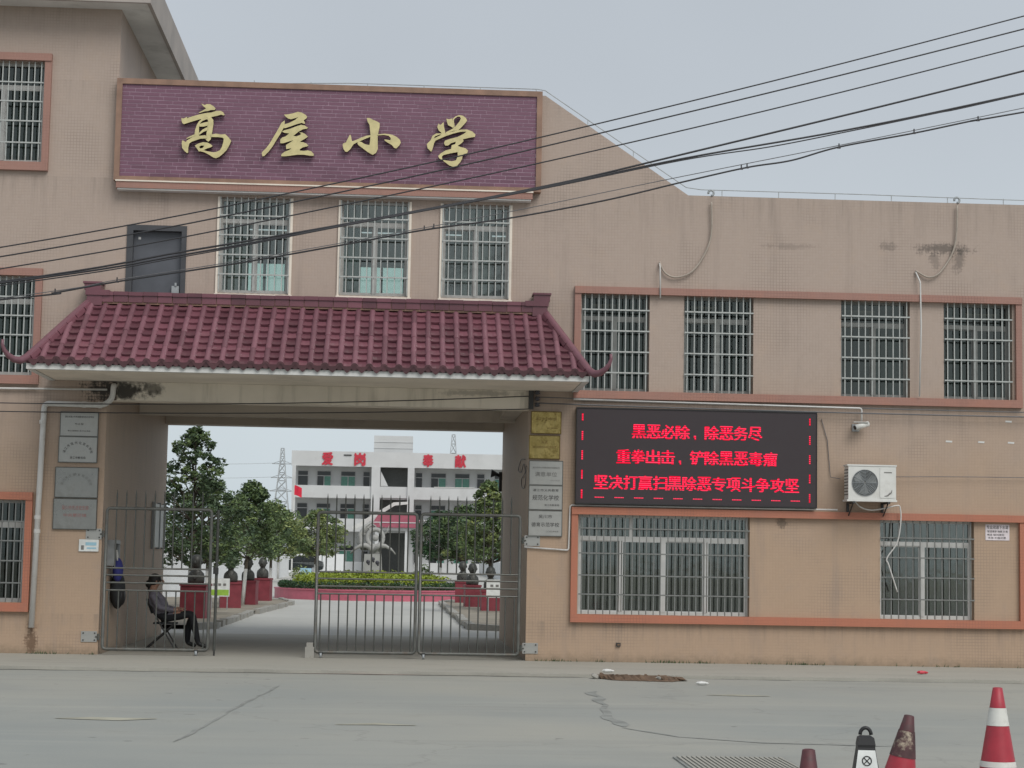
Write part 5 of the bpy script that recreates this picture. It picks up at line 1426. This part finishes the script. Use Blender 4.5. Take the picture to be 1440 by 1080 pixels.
tree('small tree beyond the yellowish one on the far left', (-8.2, 98.0, 0.15), 4.3, 1.9, 1.6, 15, ('leaf_mid', 'leaf_dark'), 'round', 0.1, 0.07, per=44, nclump=120, size=0.11)
tree('tree at the right passage wall with pale green top', (2.8, 27.0, 0.15), 3.85, 1.2, 1.55, 17, ('leaf_mid', 'leaf_lite'), 'cone', -0.12, 0.06, per=56, nclump=180, size=0.06)
tree('dark tree just behind the right pedestals', (2.5, 45.0, 0.1), 3.6, 1.5, 1.6, 19, ('leaf_dark', 'leaf_mid'), 'round', 0.0, 0.06, per=50, nclump=150, size=0.075)
tree('dark round tree beyond the right side of the flower bed', (2.2, 71.0, 0.1), 4.0, 1.75, 1.6, 23, ('leaf_hedge', 'leaf_dark'), 'round', 0.0, 0.07, per=54, nclump=160, size=0.09)

# ------------------------------------------------------------------ portrait busts on crimson pedestals
def bust(label, x, y, w_, h_, seed, k=1.0):
    rn = random.Random(seed)
    p = thing('bust', label, 'bust', (x, y, 0.15), rz=rn.uniform(-.15, .15), group='busts on crimson pedestals')
    b = MB(); b.lathe([(w_ / 2, 0), (w_ / 2, h_ - 0.06), (w_ / 2 + 0.02, h_ - 0.06), (w_ / 2 + 0.02, h_)], 4, sq=True)
    b.build('pedestal', M['pot'], p)
    hd = rn.uniform(-.15, .15)
    b = MB(); b.smooth = True
    def ring(z, rx, ry, ox=0.0, oy=0.0): return [(ox + rx * cos(2 * pi * i / 16), oy + ry * sin(2 * pi * i / 16), z * k + h_) for i in range(16)]
    rings = [ring(0.0, 0.19, 0.14), ring(0.05, 0.205, 0.145), ring(0.14, 0.205, 0.14), ring(0.21, 0.185, 0.125), ring(0.26, 0.13, 0.105), ring(0.285, 0.09, 0.09, 0, -0.01), ring(0.315, 0.08, 0.085, 0, -0.015),
             ring(0.335, 0.095, 0.105, 0, -0.03), ring(0.375, 0.118, 0.128, 0, -0.03), ring(0.42, 0.134, 0.145, 0, -0.02), ring(0.47, 0.140, 0.152, 0, -0.01), ring(0.52, 0.134, 0.145, 0, 0.0), ring(0.565, 0.108, 0.115, 0, 0.0), ring(0.595, 0.06, 0.065), ring(0.605, 0.02, 0.02)]
    vs = [v for r_ in rings for v in r_]; n = 16
    fs = [(i * n + j, i * n + (j + 1) % n, (i + 1) * n + (j + 1) % n, (i + 1) * n + j) for i in range(len(rings) - 1) for j in range(n)] + [tuple(range(n - 1, -1, -1)), tuple((len(rings) - 1) * n + j for j in range(n))]
    b.add(vs, fs)
    b.tube([(0, -0.155, 0.48 * k + h_), (0, -0.19, 0.42 * k + h_), (0, -0.15, 0.40 * k + h_)], [0.018, 0.028, 0.02], 8)
    for s_ in (-1, 1): b.ball((s_ * 0.14, -0.005, 0.44 * k + h_), 0.036, 8, 6, (0.5, 0.8, 1.1))
    b.tube([(-0.10, -0.10, 0.24 * k + h_), (0, -0.145, 0.08 * k + h_), (0.10, -0.10, 0.24 * k + h_)], 0.022, 6)
    b.build('portrait', M['bronze'], p)
    return p
bust('dark bust on crimson pedestal nearest the gate, behind the seated person', -4.85, 15.2, 0.62, 0.82, 1, 1.15)
bust('dark bust on crimson pedestal behind the small green and white sign', -4.86, 24.6, 0.60, 0.74, 2, 1.15)
bust('dark bust on crimson pedestal between the white tree trunks', -4.68, 28.6, 0.58, 0.74, 3, 1.15)
bust('dark bust on the farthest crimson pedestal of the left row', -4.62, 34.0, 0.6, 0.76, 4, 1.15)
bust('dark bust on crimson pedestal behind the white sign by the right passage wall', 2.72, 26.0, 0.56, 0.62, 5, 1.15)
bust('dark bust on the second crimson pedestal of the right row', 2.35, 30.4, 0.5, 0.7, 6, 1.15)
bust('dark bust on the farthest crimson pedestal of the right row', 2.22, 36.0, 0.5, 0.75, 7, 1.15)

def yard_sign(label, x, y, w_, h_, z, green):
    s_ = thing('yard_sign', label, 'sign', (x, y, 0.15), group='small yard signs')
    MB().box(-w_ / 2, w_ / 2, -0.015, 0.015, z, z + h_).build('board', M['signw'], s_)
    if green: MB().box(-w_ / 2 + 0.02, w_ / 2 - 0.02, -0.019, -0.016, z + 0.03, z + h_ * 0.38).build('green_band', M['signg'], s_)
    for dx in (-w_ * 0.25, 0, w_ * 0.25): link('print_block', boxmesh(w_ * 0.14, 0.004, h_ * 0.13, M['inkgrey']), s_, (dx, -0.019, z + h_ * 0.66))
    for dx in (-w_ * 0.4, w_ * 0.4): link('post', boxmesh(0.03, 0.02, z, M['galv']), s_, (dx, 0.0, z / 2))
    return s_
yard_sign('small green and white sign in front of a red pedestal on the left', -4.98, 22.6, 0.55, 0.5, 0.36, True)
yard_sign('small white sign in front of a red pedestal on the right', 2.83, 24.2, 0.62, 0.52, 0.42, False)
b = thing('yard_sign', 'pale blue board by the left edge of the flower bed', 'sign', (-4.55, 62, 0.1), group='small yard signs')
MB().box(-0.27, 0.27, -0.02, 0.02, 0.5, 1.0).build('board', M['blue'], b)
for dx in (-0.22, 0.22): link('post', boxmesh(0.04, 0.03, 0.5, M['galv']), b, (dx, 0, 0.25))

# ------------------------------------------------------------------ round flower bed with sculpture
bed = thing('flower_bed', 'round raised flower bed with crimson tiled wall and bright lime planting', 'flower bed', (-1.1, 44.0, 0.05))
R = 3.75
b = MB(); b.lathe([(R, -0.05), (R, 0.36), (R + 0.03, 0.36), (R + 0.03, 0.41), (R - 0.2, 0.41), (R - 0.2, 0.3)], 64, cap=False); b.build('rim_wall', M['bedred'], bed)
b = MB(); b.lathe([(0, 0.62), (1.6, 0.52), (R - 0.15, 0.33)], 48, cap=False); b.build('soil', M['soil'], bed)
rn = random.Random(5)
lb = MB()
for i in range(260):
    q = 2 * pi * i / 260 + rn.uniform(-.01, .01)
    leaf_cloud(lb, rn, [((R - 0.28) * cos(q), (R - 0.28) * sin(q), 0.54 + rn.uniform(-.02, .03), 0.17)], 36, 0.045)
h_ = lb.build('hedge', M['leaf_hedge'], bed, recalc=False)
lb = MB()
for i in range(420):
    q = rn.uniform(0, 2 * pi); r_ = (R - 0.72) * sqrt(rn.uniform(0.02, 1))
    leaf_cloud(lb, rn, [(r_ * cos(q), r_ * sin(q), 1.0 - 0.32 * (r_ / R) ** 2 - 0.1 + rn.uniform(-.05, .08), 0.22)], 26, 0.06)
lb.build('lime_plants', M['leaf_lime'], bed, recalc=False)
sh = thing('shrub', 'small sparse shrub on the right side of the flower bed', 'shrub', (0.9, 44.6, 0.5))
b = MB(); b.tube([(0, 0, 0), (0.05, 0, 0.5)], 0.03, 6); b.build('stem', M['bark'], sh)
lb = MB(); leaf_cloud(lb, rn, [(0, 0, 0.55, 0.35), (0.25, 0, 0.5, 0.25), (-0.25, 0.1, 0.45, 0.25), (0.1, 0, 0.8, 0.2)], 70, 0.07); lb.build('foliage', M['leaf_mid'], sh, recalc=False)
sh = thing('shrub', 'small bright shrub at the left end of the flower bed', 'shrub', (-4.0, 46.0, 0.3))
b = MB(); b.tube([(0, 0, 0), (0.05, 0, 0.5)], 0.03, 6); b.build('stem', M['bark'], sh)
lb = MB(); leaf_cloud(lb, rn, [(0, 0, 0.75, 0.32), (0.2, 0, 0.6, 0.25), (-0.2, 0.1, 0.65, 0.22)], 80, 0.07); lb.build('foliage', M['leaf_lite'], sh, recalc=False)

st = thing('sculpture', 'pale stone sculpture of ring and open book on a pedestal in the flower bed', 'sculpture', (-1.05, 44.0, 0.6))
st.scale = (0.9, 0.9, 0.92)
b = MB(); b.lathe([(0.34, -0.1), (0.30, 0.40)], 16); b.build('base', M['granite'], st)
MB().box(-0.72, 0.72, -0.6, 0.6, 0.40, 0.55).build('base_slab', M['granite'], st)
b = MB(); b.lathe([(0.41, 0.55), (0.37, 1.31)], 4, sq=True); b.build('pedestal', M['statue'], st)
for dx, dz in ((-0.2, 0.98), (0.0, 1.1), (0.2, 0.95)):
    b = MB(); b.smooth = True; b.ball((0, 0, 0), 0.09, 8, 6, (1, 0.3, 1)); b.ball((0.03, 0, -0.09), 0.05, 8, 6, (1, 0.4, 1)); b.build('relief_flower', M['granite'], st, (dx, -0.395, dz))
for sg in (-1, 1):      # drooping book pages
    b = MB(); b.smooth = True
    P = [(0.05, 1.62), (0.30, 1.78), (0.55, 1.74), (0.80, 1.58), (0.98, 1.36)]
    for k in range(len(P) - 1):
        for yy in (0,):
            (xa, za), (xb, zb) = P[k], P[k + 1]
            t0, t1 = 0.26 - 0.045 * k, 0.26 - 0.045 * (k + 1)
            b.add([(sg * xa, -0.4, za), (sg * xb, -0.4, zb), (sg * xb, -0.4, zb - t1), (sg * xa, -0.4, za - t0), (sg * xa, 0.4, za), (sg * xb, 0.4, zb), (sg * xb, 0.4, zb - t1), (sg * xa, 0.4, za - t0)],
                  [(0, 1, 2, 3), (7, 6, 5, 4), (0, 4, 5, 1), (3, 2, 6, 7)] + ([(0, 3, 7, 4)] if k == 0 else []) + ([(1, 5, 6, 2)] if k == len(P) - 2 else []))
    b.build('book_page', M['statue'], st)
b = MB(); b.smooth = True; b.tube([(0.08 + 0.34 * cos(q), -0.05, 2.0 + 0.36 * sin(q)) for q in [i * 2 * pi / 28 for i in range(29)]], 0.10, 10, cap=False); b.build('ring', M['statue'], st)
b = MB(); b.smooth = True; b.ball((0.08, -0.05, 2.0), 0.15, 14, 10); b.build('sphere', M['statue'], st)
for k, (q0, L_) in enumerate(((0.35, 0.5), (0.95, 0.42), (1.5, 0.36), (2.1, 0.46), (2.75, 0.55))):
    b = MB(); b.smooth = True
    b.tube([(0.08 + 0.3 * cos(q0), 0.1, 2.0 + 0.3 * sin(q0)), (0.08 + (0.3 + L_ * 0.55) * cos(q0 + 0.12), 0.06, 2.0 + (0.3 + L_ * 0.55) * sin(q0 + 0.12)), (0.08 + (0.3 + L_) * cos(q0 + 0.4), 0.0, 2.0 + (0.3 + L_) * sin(q0 + 0.4))], [0.10, 0.075, 0.012], 8, flat=0.5)
    b.build('petal', M['statue'], st)
b = MB(); b.smooth = True; b.tube([(0.08, -0.05, 1.3), (0.06, -0.05, 1.65)], [0.3, 0.16], 12); b.build('neck', M['statue'], st)
for k in range(3):      # sweeping blades
    b = MB(); b.smooth = True
    b.tube([(-0.25 - 0.1 * k, 0.05 * k, 1.5), (-0.55 - 0.05 * k, 0.05 * k, 1.8), (-0.58 + 0.02 * k, 0.05 * k, 2.15), (-0.35 + 0.06 * k, 0.05 * k, 2.5 - 0.06 * k), (-0.02 + 0.05 * k, 0.05 * k, 2.72 - 0.12 * k)], [0.07, 0.11, 0.1, 0.07, 0.02], 8)
    b.build('blade', M['statue'], st)

# ------------------------------------------------------------------ classroom building at the far side of the yard
fbd = thing('classroom_building', 'white three-storey classroom building with red roof characters beyond the yard', 'building', (0, 155.0, 0.3))
BX0, BX1 = -10.7, 13.5
zfl = [0.0, 4.0, 7.25]            # floor levels
def far_box(name, mat, *a, parent=fbd): return MB().box(*a).build(name, mat, parent)
far_box('rear_wall', M['far2'], BX0, BX1, 2.2, 2.4, 0, 10.6)
far_box('parapet', M['far'], BX0 - 0.1, BX1, 0.0, 0.25, 10.25, 11.72)
far_box('roof', M['far2'], BX0, BX1, 0.26, 9, 10.3, 10.5)
far_box('corridor_wall', M['far'], BX0, -2.95, 0.05, 0.25, 7.15, 8.35); far_box('corridor_wall', M['far'], 1.2, BX1, 0.05, 0.25, 7.15, 8.35)
far_box('corridor_wall', M['far'], BX0, -2.95, 0.05, 0.25, 3.9, 5.15); far_box('corridor_wall', M['far'], 1.2, BX1, 0.05, 0.25, 3.9, 5.15)
far_box('corridor_wall', M['far'], BX0, -3.0, 0.05, 0.25, 0.0, 0.95); far_box('corridor_wall', M['far'], 2.0, BX1, 0.05, 0.25, 0.0, 0.95)
for z in (4.0, 7.25): far_box('corridor_floor', M['far2'], BX0, BX1, 0.26, 2.2, z - 0.15, z)
for x, wd in ((BX0, 0.35), (-2.95, 0.85), (0.6, 0.65), (13.1, 0.4)): far_box('column', M['far'], x, x + wd, -0.12, 0.3, 0.0, 10.25)
far_box('rail_cap', M['white'], 3.2, 7.2, 0.0, 0.3, 8.352, 8.42)
for fl, zb in ((2, 8.35), (1, 5.15), (0, 1.0)):
    for k, (x0, x1, kind) in enumerate(((-10.3, -9.2, 0), (-8.4, -6.95, 1), (-6.05, -4.55, 1), (-3.85, -3.1, 0), (1.35, 2.1, 0), (2.87, 4.45, 1), (5.25, 6.8, 1), (7.45, 8.3, 0), (9.2, 10.7, 1))):
        z0, z1 = zb - 0.1, zb + 1.55
        b = MB(); t_ = 0.07
        b.box(x0, x1, 2.1, 2.19, z0, z0 + t_).box(x0, x1, 2.1, 2.19, z1 - t_, z1).box(x0, x0 + t_, 2.1, 2.19, z0 + t_, z1 - t_).box(x1 - t_, x1, 2.1, 2.19, z0 + t_, z1 - t_).box(x0 + t_, x1 - t_, 2.1, 2.19, z1 - 0.55, z1 - 0.48)
        if kind: b.box((x0 + x1) / 2 - 0.035, (x0 + x1) / 2 + 0.035, 2.1, 2.19, z0 + t_, z1 - 0.55)
        wobj = b.build('window', M['farwin'], fbd)
        MB().box(x0 + t_, x1 - t_, 2.15, 2.16, z1 - 0.48, z1 - t_).build('pane', M['fardark'], wobj)
        if kind:
            xm = (x0 + x1) / 2
            MB().box(x0 + t_, xm - 0.035, 2.15, 2.16, z0 + t_, z1 - 0.55).build('pane', M['fardark' if (k + fl) % 2 else 'fargreen'], wobj)
            MB().box(xm + 0.035, x1 - t_, 2.15, 2.16, z0 + t_, z1 - 0.55).build('pane', M['fargreen'], wobj)
        else: MB().box(x0 + t_, x1 - t_, 2.15, 2.16, z0 + t_, z1 - 0.55).build('pane', M['fardark'], wobj)
# open stair bay: landings and sloping flights between the two middle columns
far_box('stair_back', M['acd'], -2.1, 0.6, 2.0, 2.19, 3.2, 10.25)
for z in (5.35, 8.35): far_box('landing', M['far'], -2.1, 0.6, 0.04, 0.24, z - 1.1, z)
b = MB().add([(-2.05, 0.4, 8.4), (-2.05, 0.7, 8.4), (-2.05, 0.7, 9.9), (-2.05, 0.4, 9.9), (-1.3, 0.4, 8.4), (-1.3, 0.7, 8.4)], [(0, 4, 3), (1, 2, 5), (0, 1, 5, 4), (3, 4, 5, 2), (0, 3, 2, 1)]); b.build('stair_flight', M['far'], fbd)
far_box('stair_tower', M['far'], -2.8, 1.05, 1.5, 5, 10.51, 13.45)
b = MB(); 
for k in range(3): b.box(-2.85, 1.1, 1.45, 1.5, 11.6 + k * 0.6, 11.63 + k * 0.6)
b.build('tower_joint', M['far2'], fbd)
# porch with red tiled roof
far_box('porch_roof_slab', M['far'], -2.6, 1.9, -6.0, 0.0, 4.0, 4.25)
b = MB().add([(-2.9, -6.3, 4.26), (2.2, -6.3, 4.26), (1.5, -3.2, 5.5), (-2.2, -3.2, 5.5), (2.2, 0, 4.26), (-2.9, 0, 4.26)], [(0, 1, 2, 3), (1, 4, 2), (0, 3, 5), (3, 2, 4, 5), (0, 5, 4, 1)]); b.build('porch_roof', M['farred'], fbd)
far_box('roof_band', M['far'], -2.6, 1.9, -5.3, -5.2, 4.7, 4.8)
for x in (-2.4, 0.45, 1.5): far_box('porch_column', M['far'], x, x + 0.35, -5.9, -5.5, 0.0, 4.0)
far_box('doorway', M['acd'], -2.1, 0.55, 1.9, 2.05, 0.0, 3.2)
# stair ramp sloping from the upper left of the porch
prof = [(-4.7, 4.3), (-0.75, 6.75), (0.7, 6.85), (0.7, 6.6), (-0.6, 6.45), (-4.5, 3.9)]
MB().prism([prof], lambda u, v, d: (u, d, v), -1.8, -2.2).build('stair_parapet', M['white'], fbd)
for chs, x in (('爱', -7.3), ('岗', -4.12), ('奉', 2.56), ('献', 5.75)):
    t = MB(); g_ = text_mesh(chs, w=1.0, h=1.2)
    for q_, (dx, dz) in enumerate(((0, 0), (0.06, 0), (-0.06, 0), (0, 0.05), (0, -0.05))): put(t, g_, dx, -0.06 - 0.01 * q_, dz)
    t.build('roof_character', M['red'], fbd, (x, 0.0, 10.98), recalc=False)
far_box('letter_stroke', M['dark'], -5.7, -4.95, -0.08, -0.02, 11.32, 11.42)

# ------------------------------------------------------------------ flag, car, pylons
fl = thing('flagpole', 'slim white flagpole with a small red flag beside the far building', 'flagpole', (-7.95, 110.0, 0.18))
b = MB(); b.tube([(0, 0, 0), (0, 0, 6.9)], [0.06, 0.035], 8); b.build('pole', M['white'], fl)
b = MB(); b.smooth = True
n = 8; vs = []; fs = []
for i in range(n + 1):
    for j in range(3): vs.append((0.04 + 0.55 * i / n, 0.06 * sin(i * 1.1) * i / n, 6.75 - 0.36 * j - 0.22 * (i / n) ** 1.5))
for i in range(n):
    for j in range(2): fs.append((i * 3 + j, i * 3 + j + 1, (i + 1) * 3 + j + 1, (i + 1) * 3 + j))
b.add(vs, fs); b.build('flag', M['flag'], fl, recalc=False)

car = thing('parked_car', 'dark hatchback car parked in front of the white wall at the far left', 'car', (-8.55, 131.0, 0.26))
side = [(-2.1, 0.35), (-2.12, 0.6), (-2.0, 0.78), (-1.2, 0.95), (-0.95, 1.0), (-0.25, 1.42), (0.2, 1.5), (1.1, 1.46), (1.7, 1.1), (2.05, 1.0), (2.12, 0.6), (2.05, 0.35), (1.75, 0.25), (-1.75, 0.25)]
b = MB()
b.prism([side], lambda u, v, d: (u, d * (1.0 if v < 1.0 else 0.84), v), 0.86, -0.86); b.build('body', M['carp'], car)
for s_ in (-1, 1):
    yy = s_ * 0.80
    b = MB().prism([[(-0.85, 1.02), (-0.2, 1.38), (0.3, 1.42), (0.3, 1.02)]], lambda u, v, d: (u, d, v), yy, yy - 0.03 * s_ + s_ * 0.06); b.build('side_window', M['glass_d'], car)
    b = MB().prism([[(0.36, 1.02), (0.36, 1.42), (1.05, 1.38), (1.55, 1.05)]], lambda u, v, d: (u, d, v), yy, yy - 0.03 * s_ + s_ * 0.06); b.build('side_window', M['glass_d'], car)
    for wx in (-1.3, 1.3):
        b = MB(); b.smooth = True; b.tube([(wx, s_ * 0.70, 0.31), (wx, s_ * 0.88, 0.31)], 0.31, 18); wh_ = b.build('wheel', M['rubber'], car)
        b = MB(); b.tube([(wx, s_ * 0.87, 0.31), (wx, s_ * 0.895, 0.31)], 0.2, 14); b.build('rim', M['galv'], wh_)
    b = MB(); b.smooth = True; b.ball((-2.0, s_ * 0.6, 0.72), 0.13, 8, 6, (0.7, 1.2, 0.7)); b.build('headlight', M['lamp'], car)
b = MB().add([(-0.98, -0.66, 1.02), (-0.98, 0.66, 1.02), (-0.27, 0.6, 1.435), (-0.27, -0.6, 1.435)], [(0, 3, 2, 1)]); b.build('windscreen', M['glass_d'], car)

def pylon(label, x, y, h, base, arms):
    p = thing('pylon', label, 'pylon', (x, y, -0.3), group='power pylons behind the school')
    b = MB()
    def wd(z): return base * (1 - z / h) ** 1.25 + 0.75
    lv = [0, h * .16, h * .3, h * .43, h * .54, h * .64, h * .72, h * .79, h * .86, h * .93, h]
    r_ = 0.13
    for i in range(len(lv) - 1):
        a, c = lv[i], lv[i + 1]; wa, wc = wd(a) / 2, wd(c) / 2
        for sx, sy in ((-1, -1), (1, -1), (1, 1), (-1, 1)):
            b.tube([(sx * wa, sy * wa, a), (sx * wc, sy * wc, c)], r_, 4)
        for sy in (-1, 1):
            b.tube([(-wa, sy * wa, a), (wc, sy * wc, c)], r_ * 0.6, 4); b.tube([(wa, sy * wa, a), (-wc, sy * wc, c)], r_ * 0.6, 4); b.tube([(-wc, sy * wc, c), (wc, sy * wc, c)], r_ * 0.6, 4)
    b.build('mast', M['pylon'], p)
    for z, L in arms:
        b = MB(); 
        for s_ in (-1, 1): b.tube([(0, 0, z), (s_ * L, 0, z)], 0.1, 4); b.tube([(0, 0, z + 0.8), (s_ * L, 0, z)], 0.07, 4)
        b.build('crossarm', M['pylon'], p)
    return p
pylon('grey lattice power pylon left of the far building', -28.4, 420.0, 27.6, 6.0, ((23.9, 2.4), (20.6, 2.6), (17.4, 2.8)))
pylon('thin lattice pylon rising behind the roof of the far building', 12.2, 420.0, 31.7, 7.5, ())
for k, (z, lab) in enumerate(((23.7, 'upper'), (20.4, 'middle'), (17.2, 'lower'))):
    wire_thing(lab + ' faint power line running left from the far pylon', sag((-120, 400, z + 3), (-30.6, 420, z), 2.2), 0.055, 'pylon', 'power_line')

# ------------------------------------------------------------------ traffic cones and post in the near road
def cone(label, x, y, h, mats, lean=(0, 0), bands=((0.50, 0.79),), base=0.19, tip=0.038, bottomband=True, rz=0.0):
    c = thing('traffic_cone', label, 'traffic cone', (x, y, 0.0), rz, group='traffic cones')
    c.rotation_euler = (lean[0], lean[1], rz)
    b = MB(); b.lathe([(base, 0), (base, 0.025), (base - 0.02, 0.04), (base - 0.06, 0.045)], 4, sq=True); b.build('base', mats[3], c)
    R0 = base - 0.045
    rad = lambda f: R0 + (tip - R0) * f
    segs = [(0.06, 0.11, 0)] + ([(0.11, 0.175, 1)] if bottomband else [(0.11, 0.175, 0)]) + [(0.175, bands[0][0], 0), (bands[0][0], bands[0][1], 1), (bands[0][1], 1.0, 2)]
    for (f0, f1, m) in segs:
        b = MB(); b.smooth = True
        r0, r1 = rad(f0), rad(f1)
        if m == 1: r0 += 0.003; r1 += 0.003
        prof = [(r0, f0 * h), (r1, f1 * h)]
        if f1 == 1.0: prof += [(r1 * 0.7, h + 0.004), (r1 * 0.6, h - 0.03)]
        b.lathe(prof, 24, cap=False)
        b.build('white_band' if m == 1 else ('tip' if m == 2 else 'body'), mats[m], c)
    return c
cone('clean red traffic cone with white bands at the right edge of the road', 4.82, -15.45, 0.70, [M['coned'], M['conew'], M['coned'], M['coned']], bands=((0.575, 0.775),), base=0.2)
cone('battered leaning traffic cone with peeled band, next to the black and white post', 3.22, -18.25, 0.70, [M['coned'], M['conebe'], M['conep'], M['coned']], lean=(0.03, 0.16), bands=((0.62, 0.86),), base=0.21, tip=0.032)
cone('dark-topped red traffic cone left of the black and white post', 2.14, -20.7, 0.70, [M['coned'], M['conew'], M['conet'], M['coned']], bands=((0.70, 0.78),), base=0.18, tip=0.033)
po_ = thing('parking_post', 'black and white no-parking post with loop handle and crossed circle', 'bollard', (2.75, -19.45, 0.0), rz=-0.12)
b = MB(); b.lathe([(0.19, 0), (0.19, 0.04), (0.13, 0.06), (0.05, 0.60), (0.052, 0.615), (0.045, 0.655), (0.03, 0.665)], 4, sq=True); b.build('body', M['black'], po_)
b = MB(); b.smooth = True; b.tube([(0.032 * cos(q), 0, 0.67 + 0.04 * sin(q)) for q in [pi * i / 10 for i in range(11)]], 0.011, 8); b.build('handle', M['black'], po_)
def face_pt(u, z, e=0.003):
    r_ = 0.13 + (0.05 - 0.13) * (z - 0.06) / 0.54
    return (u, -r_ - e, z)
z0, z1 = 0.2, 0.585
w0, w1 = 0.13 + (0.05 - 0.13) * (z0 - .06) / .54 - 0.004, 0.13 + (0.05 - 0.13) * (z1 - .06) / .54 - 0.003
b = MB().add([face_pt(-w0, z0), face_pt(w0, z0), face_pt(w1, z1), face_pt(-w1, z1)], [(0, 1, 2, 3)]); b.build('white_label', M['signw'], po_)
b = MB(); b.tube([face_pt(0.026 * cos(q), 0.525 + 0.026 * sin(q), 0.005) for q in [2 * pi * i / 20 for i in range(21)]], 0.0032, 5, cap=False)
for s_ in (-1, 1): b.tube([face_pt(-0.018 * s_, 0.507, 0.005), face_pt(0.018 * s_, 0.543, 0.005)], 0.003, 5)
b.build('prohibition_mark', M['black'], po_)
for k, chs in enumerate('禁止停车'):
    g_ = text_mesh(chs, w=0.068, h=0.064)
    b = MB().add([face_pt(x, 0.452 - 0.074 * k + z, 0.006) for x, y, z in g_.v], g_.f); b.build('lettering', M['black'], po_, recalc=False)
b = MB().add([(0.131 + (0.05 - 0.131) * (zz_ - .06) / .54 + 0.003, yy, zz_) for yy, zz_ in ((-0.05, 0.5), (0.03, 0.55), (0.05, 0.46), (-0.02, 0.41))], [(0, 1, 2, 3)]); b.build('side_label', M['signw'], po_, recalc=False)

# ------------------------------------------------------------------ broken kerb, litter, weeds at the wall foot
rub = thing('rubble_strip', 'long brown strip of broken kerb and earth at the edge of the forecourt', 'rubble', (3.4, -3.5, 0.0))
rn = random.Random(21)
b = MB(); n = 28; top = []; fr = []; bk = []
for i in range(n + 1):
    u = i / n; x = -0.62 + 1.28 * u
    e = min(1, u * 6, (1 - u) * 5)
    fr.append((x + 0.05, -0.42 * e - 0.25 * u + rn.uniform(-.04, .04), 0.006)); top.append((x, -0.1 - 0.35 * u + rn.uniform(-.06, .06), 0.02 + 0.05 * e * rn.uniform(0.5, 1.2))); bk.append((x - 0.03, 0.24 * e - 0.45 * u * 0.6 + rn.uniform(-.03, .03), 0.05))
vs = fr + top + bk; m_ = n + 1
b.add(vs, [(i, i + 1, m_ + i + 1, m_ + i) for i in range(n)] + [(m_ + i, m_ + i + 1, 2 * m_ + i + 1, 2 * m_ + i) for i in range(n)])
b.build('earth', M['rubble'], rub, recalc=False)
for k in range(26):
    s_ = rn.uniform(0.02, 0.06); u = rn.random()
    b = MB(); b.ball((0, 0, 0), s_, 5, 4, (1.3, 1, 0.6)); b.build('stone', M['kerb' if k % 3 == 0 else 'rubble'], rub, (-0.6 + 1.2 * u, -0.35 * u + rn.uniform(-.22, .1), 0.035), (rn.random(), rn.random(), rn.random()))
for (x, y, m, lab) in ((3.05, -2.95, 'white', 'white scrap of litter on the forecourt above the rubble'), (4.15, -4.7, 'white', 'white scrap of litter on the road right of the rubble'), (7.9, -2.2, 'red', 'crumpled pink-red wrapper on the ground at far right')):
    b = MB(); b.ball((0, 0, 0.03), 0.06, 6, 4, (1.3, 0.7, 0.45)); b.ball((0.06, 0.02, 0.025), 0.04, 5, 4, (1.2, 0.8, 0.5))
    tag(b.build('litter', M[m], None, (x, y, 0.05 if y > -3.3 else 0.0)), lab, 'litter')
b = MB(); rn = random.Random(3)
for i in range(900):
    x = rn.choice((rn.uniform(-9, -4.8), rn.uniform(2.1, 12), rn.uniform(2.1, 7)))
    if sin(x * 3.1) + sin(x * 7.7 + 1) < rn.uniform(-0.6, 1.6): continue
    y = -rn.uniform(0.01, 0.07); h = rn.uniform(0.02, 0.07); a = rn.uniform(-.03, .03); w_ = 0.008
    b.add([(x - w_, y, 0.045), (x + w_, y, 0.045), (x + a, y - 0.02, 0.045 + h)], [(0, 1, 2)])
wd_ = b.build('weeds', M['leaf_dark'], recalc=False); wd_['kind'] = 'stuff'; wd_['label'] = 'sparse weeds along the foot of the wall'; wd_['category'] = 'weeds'
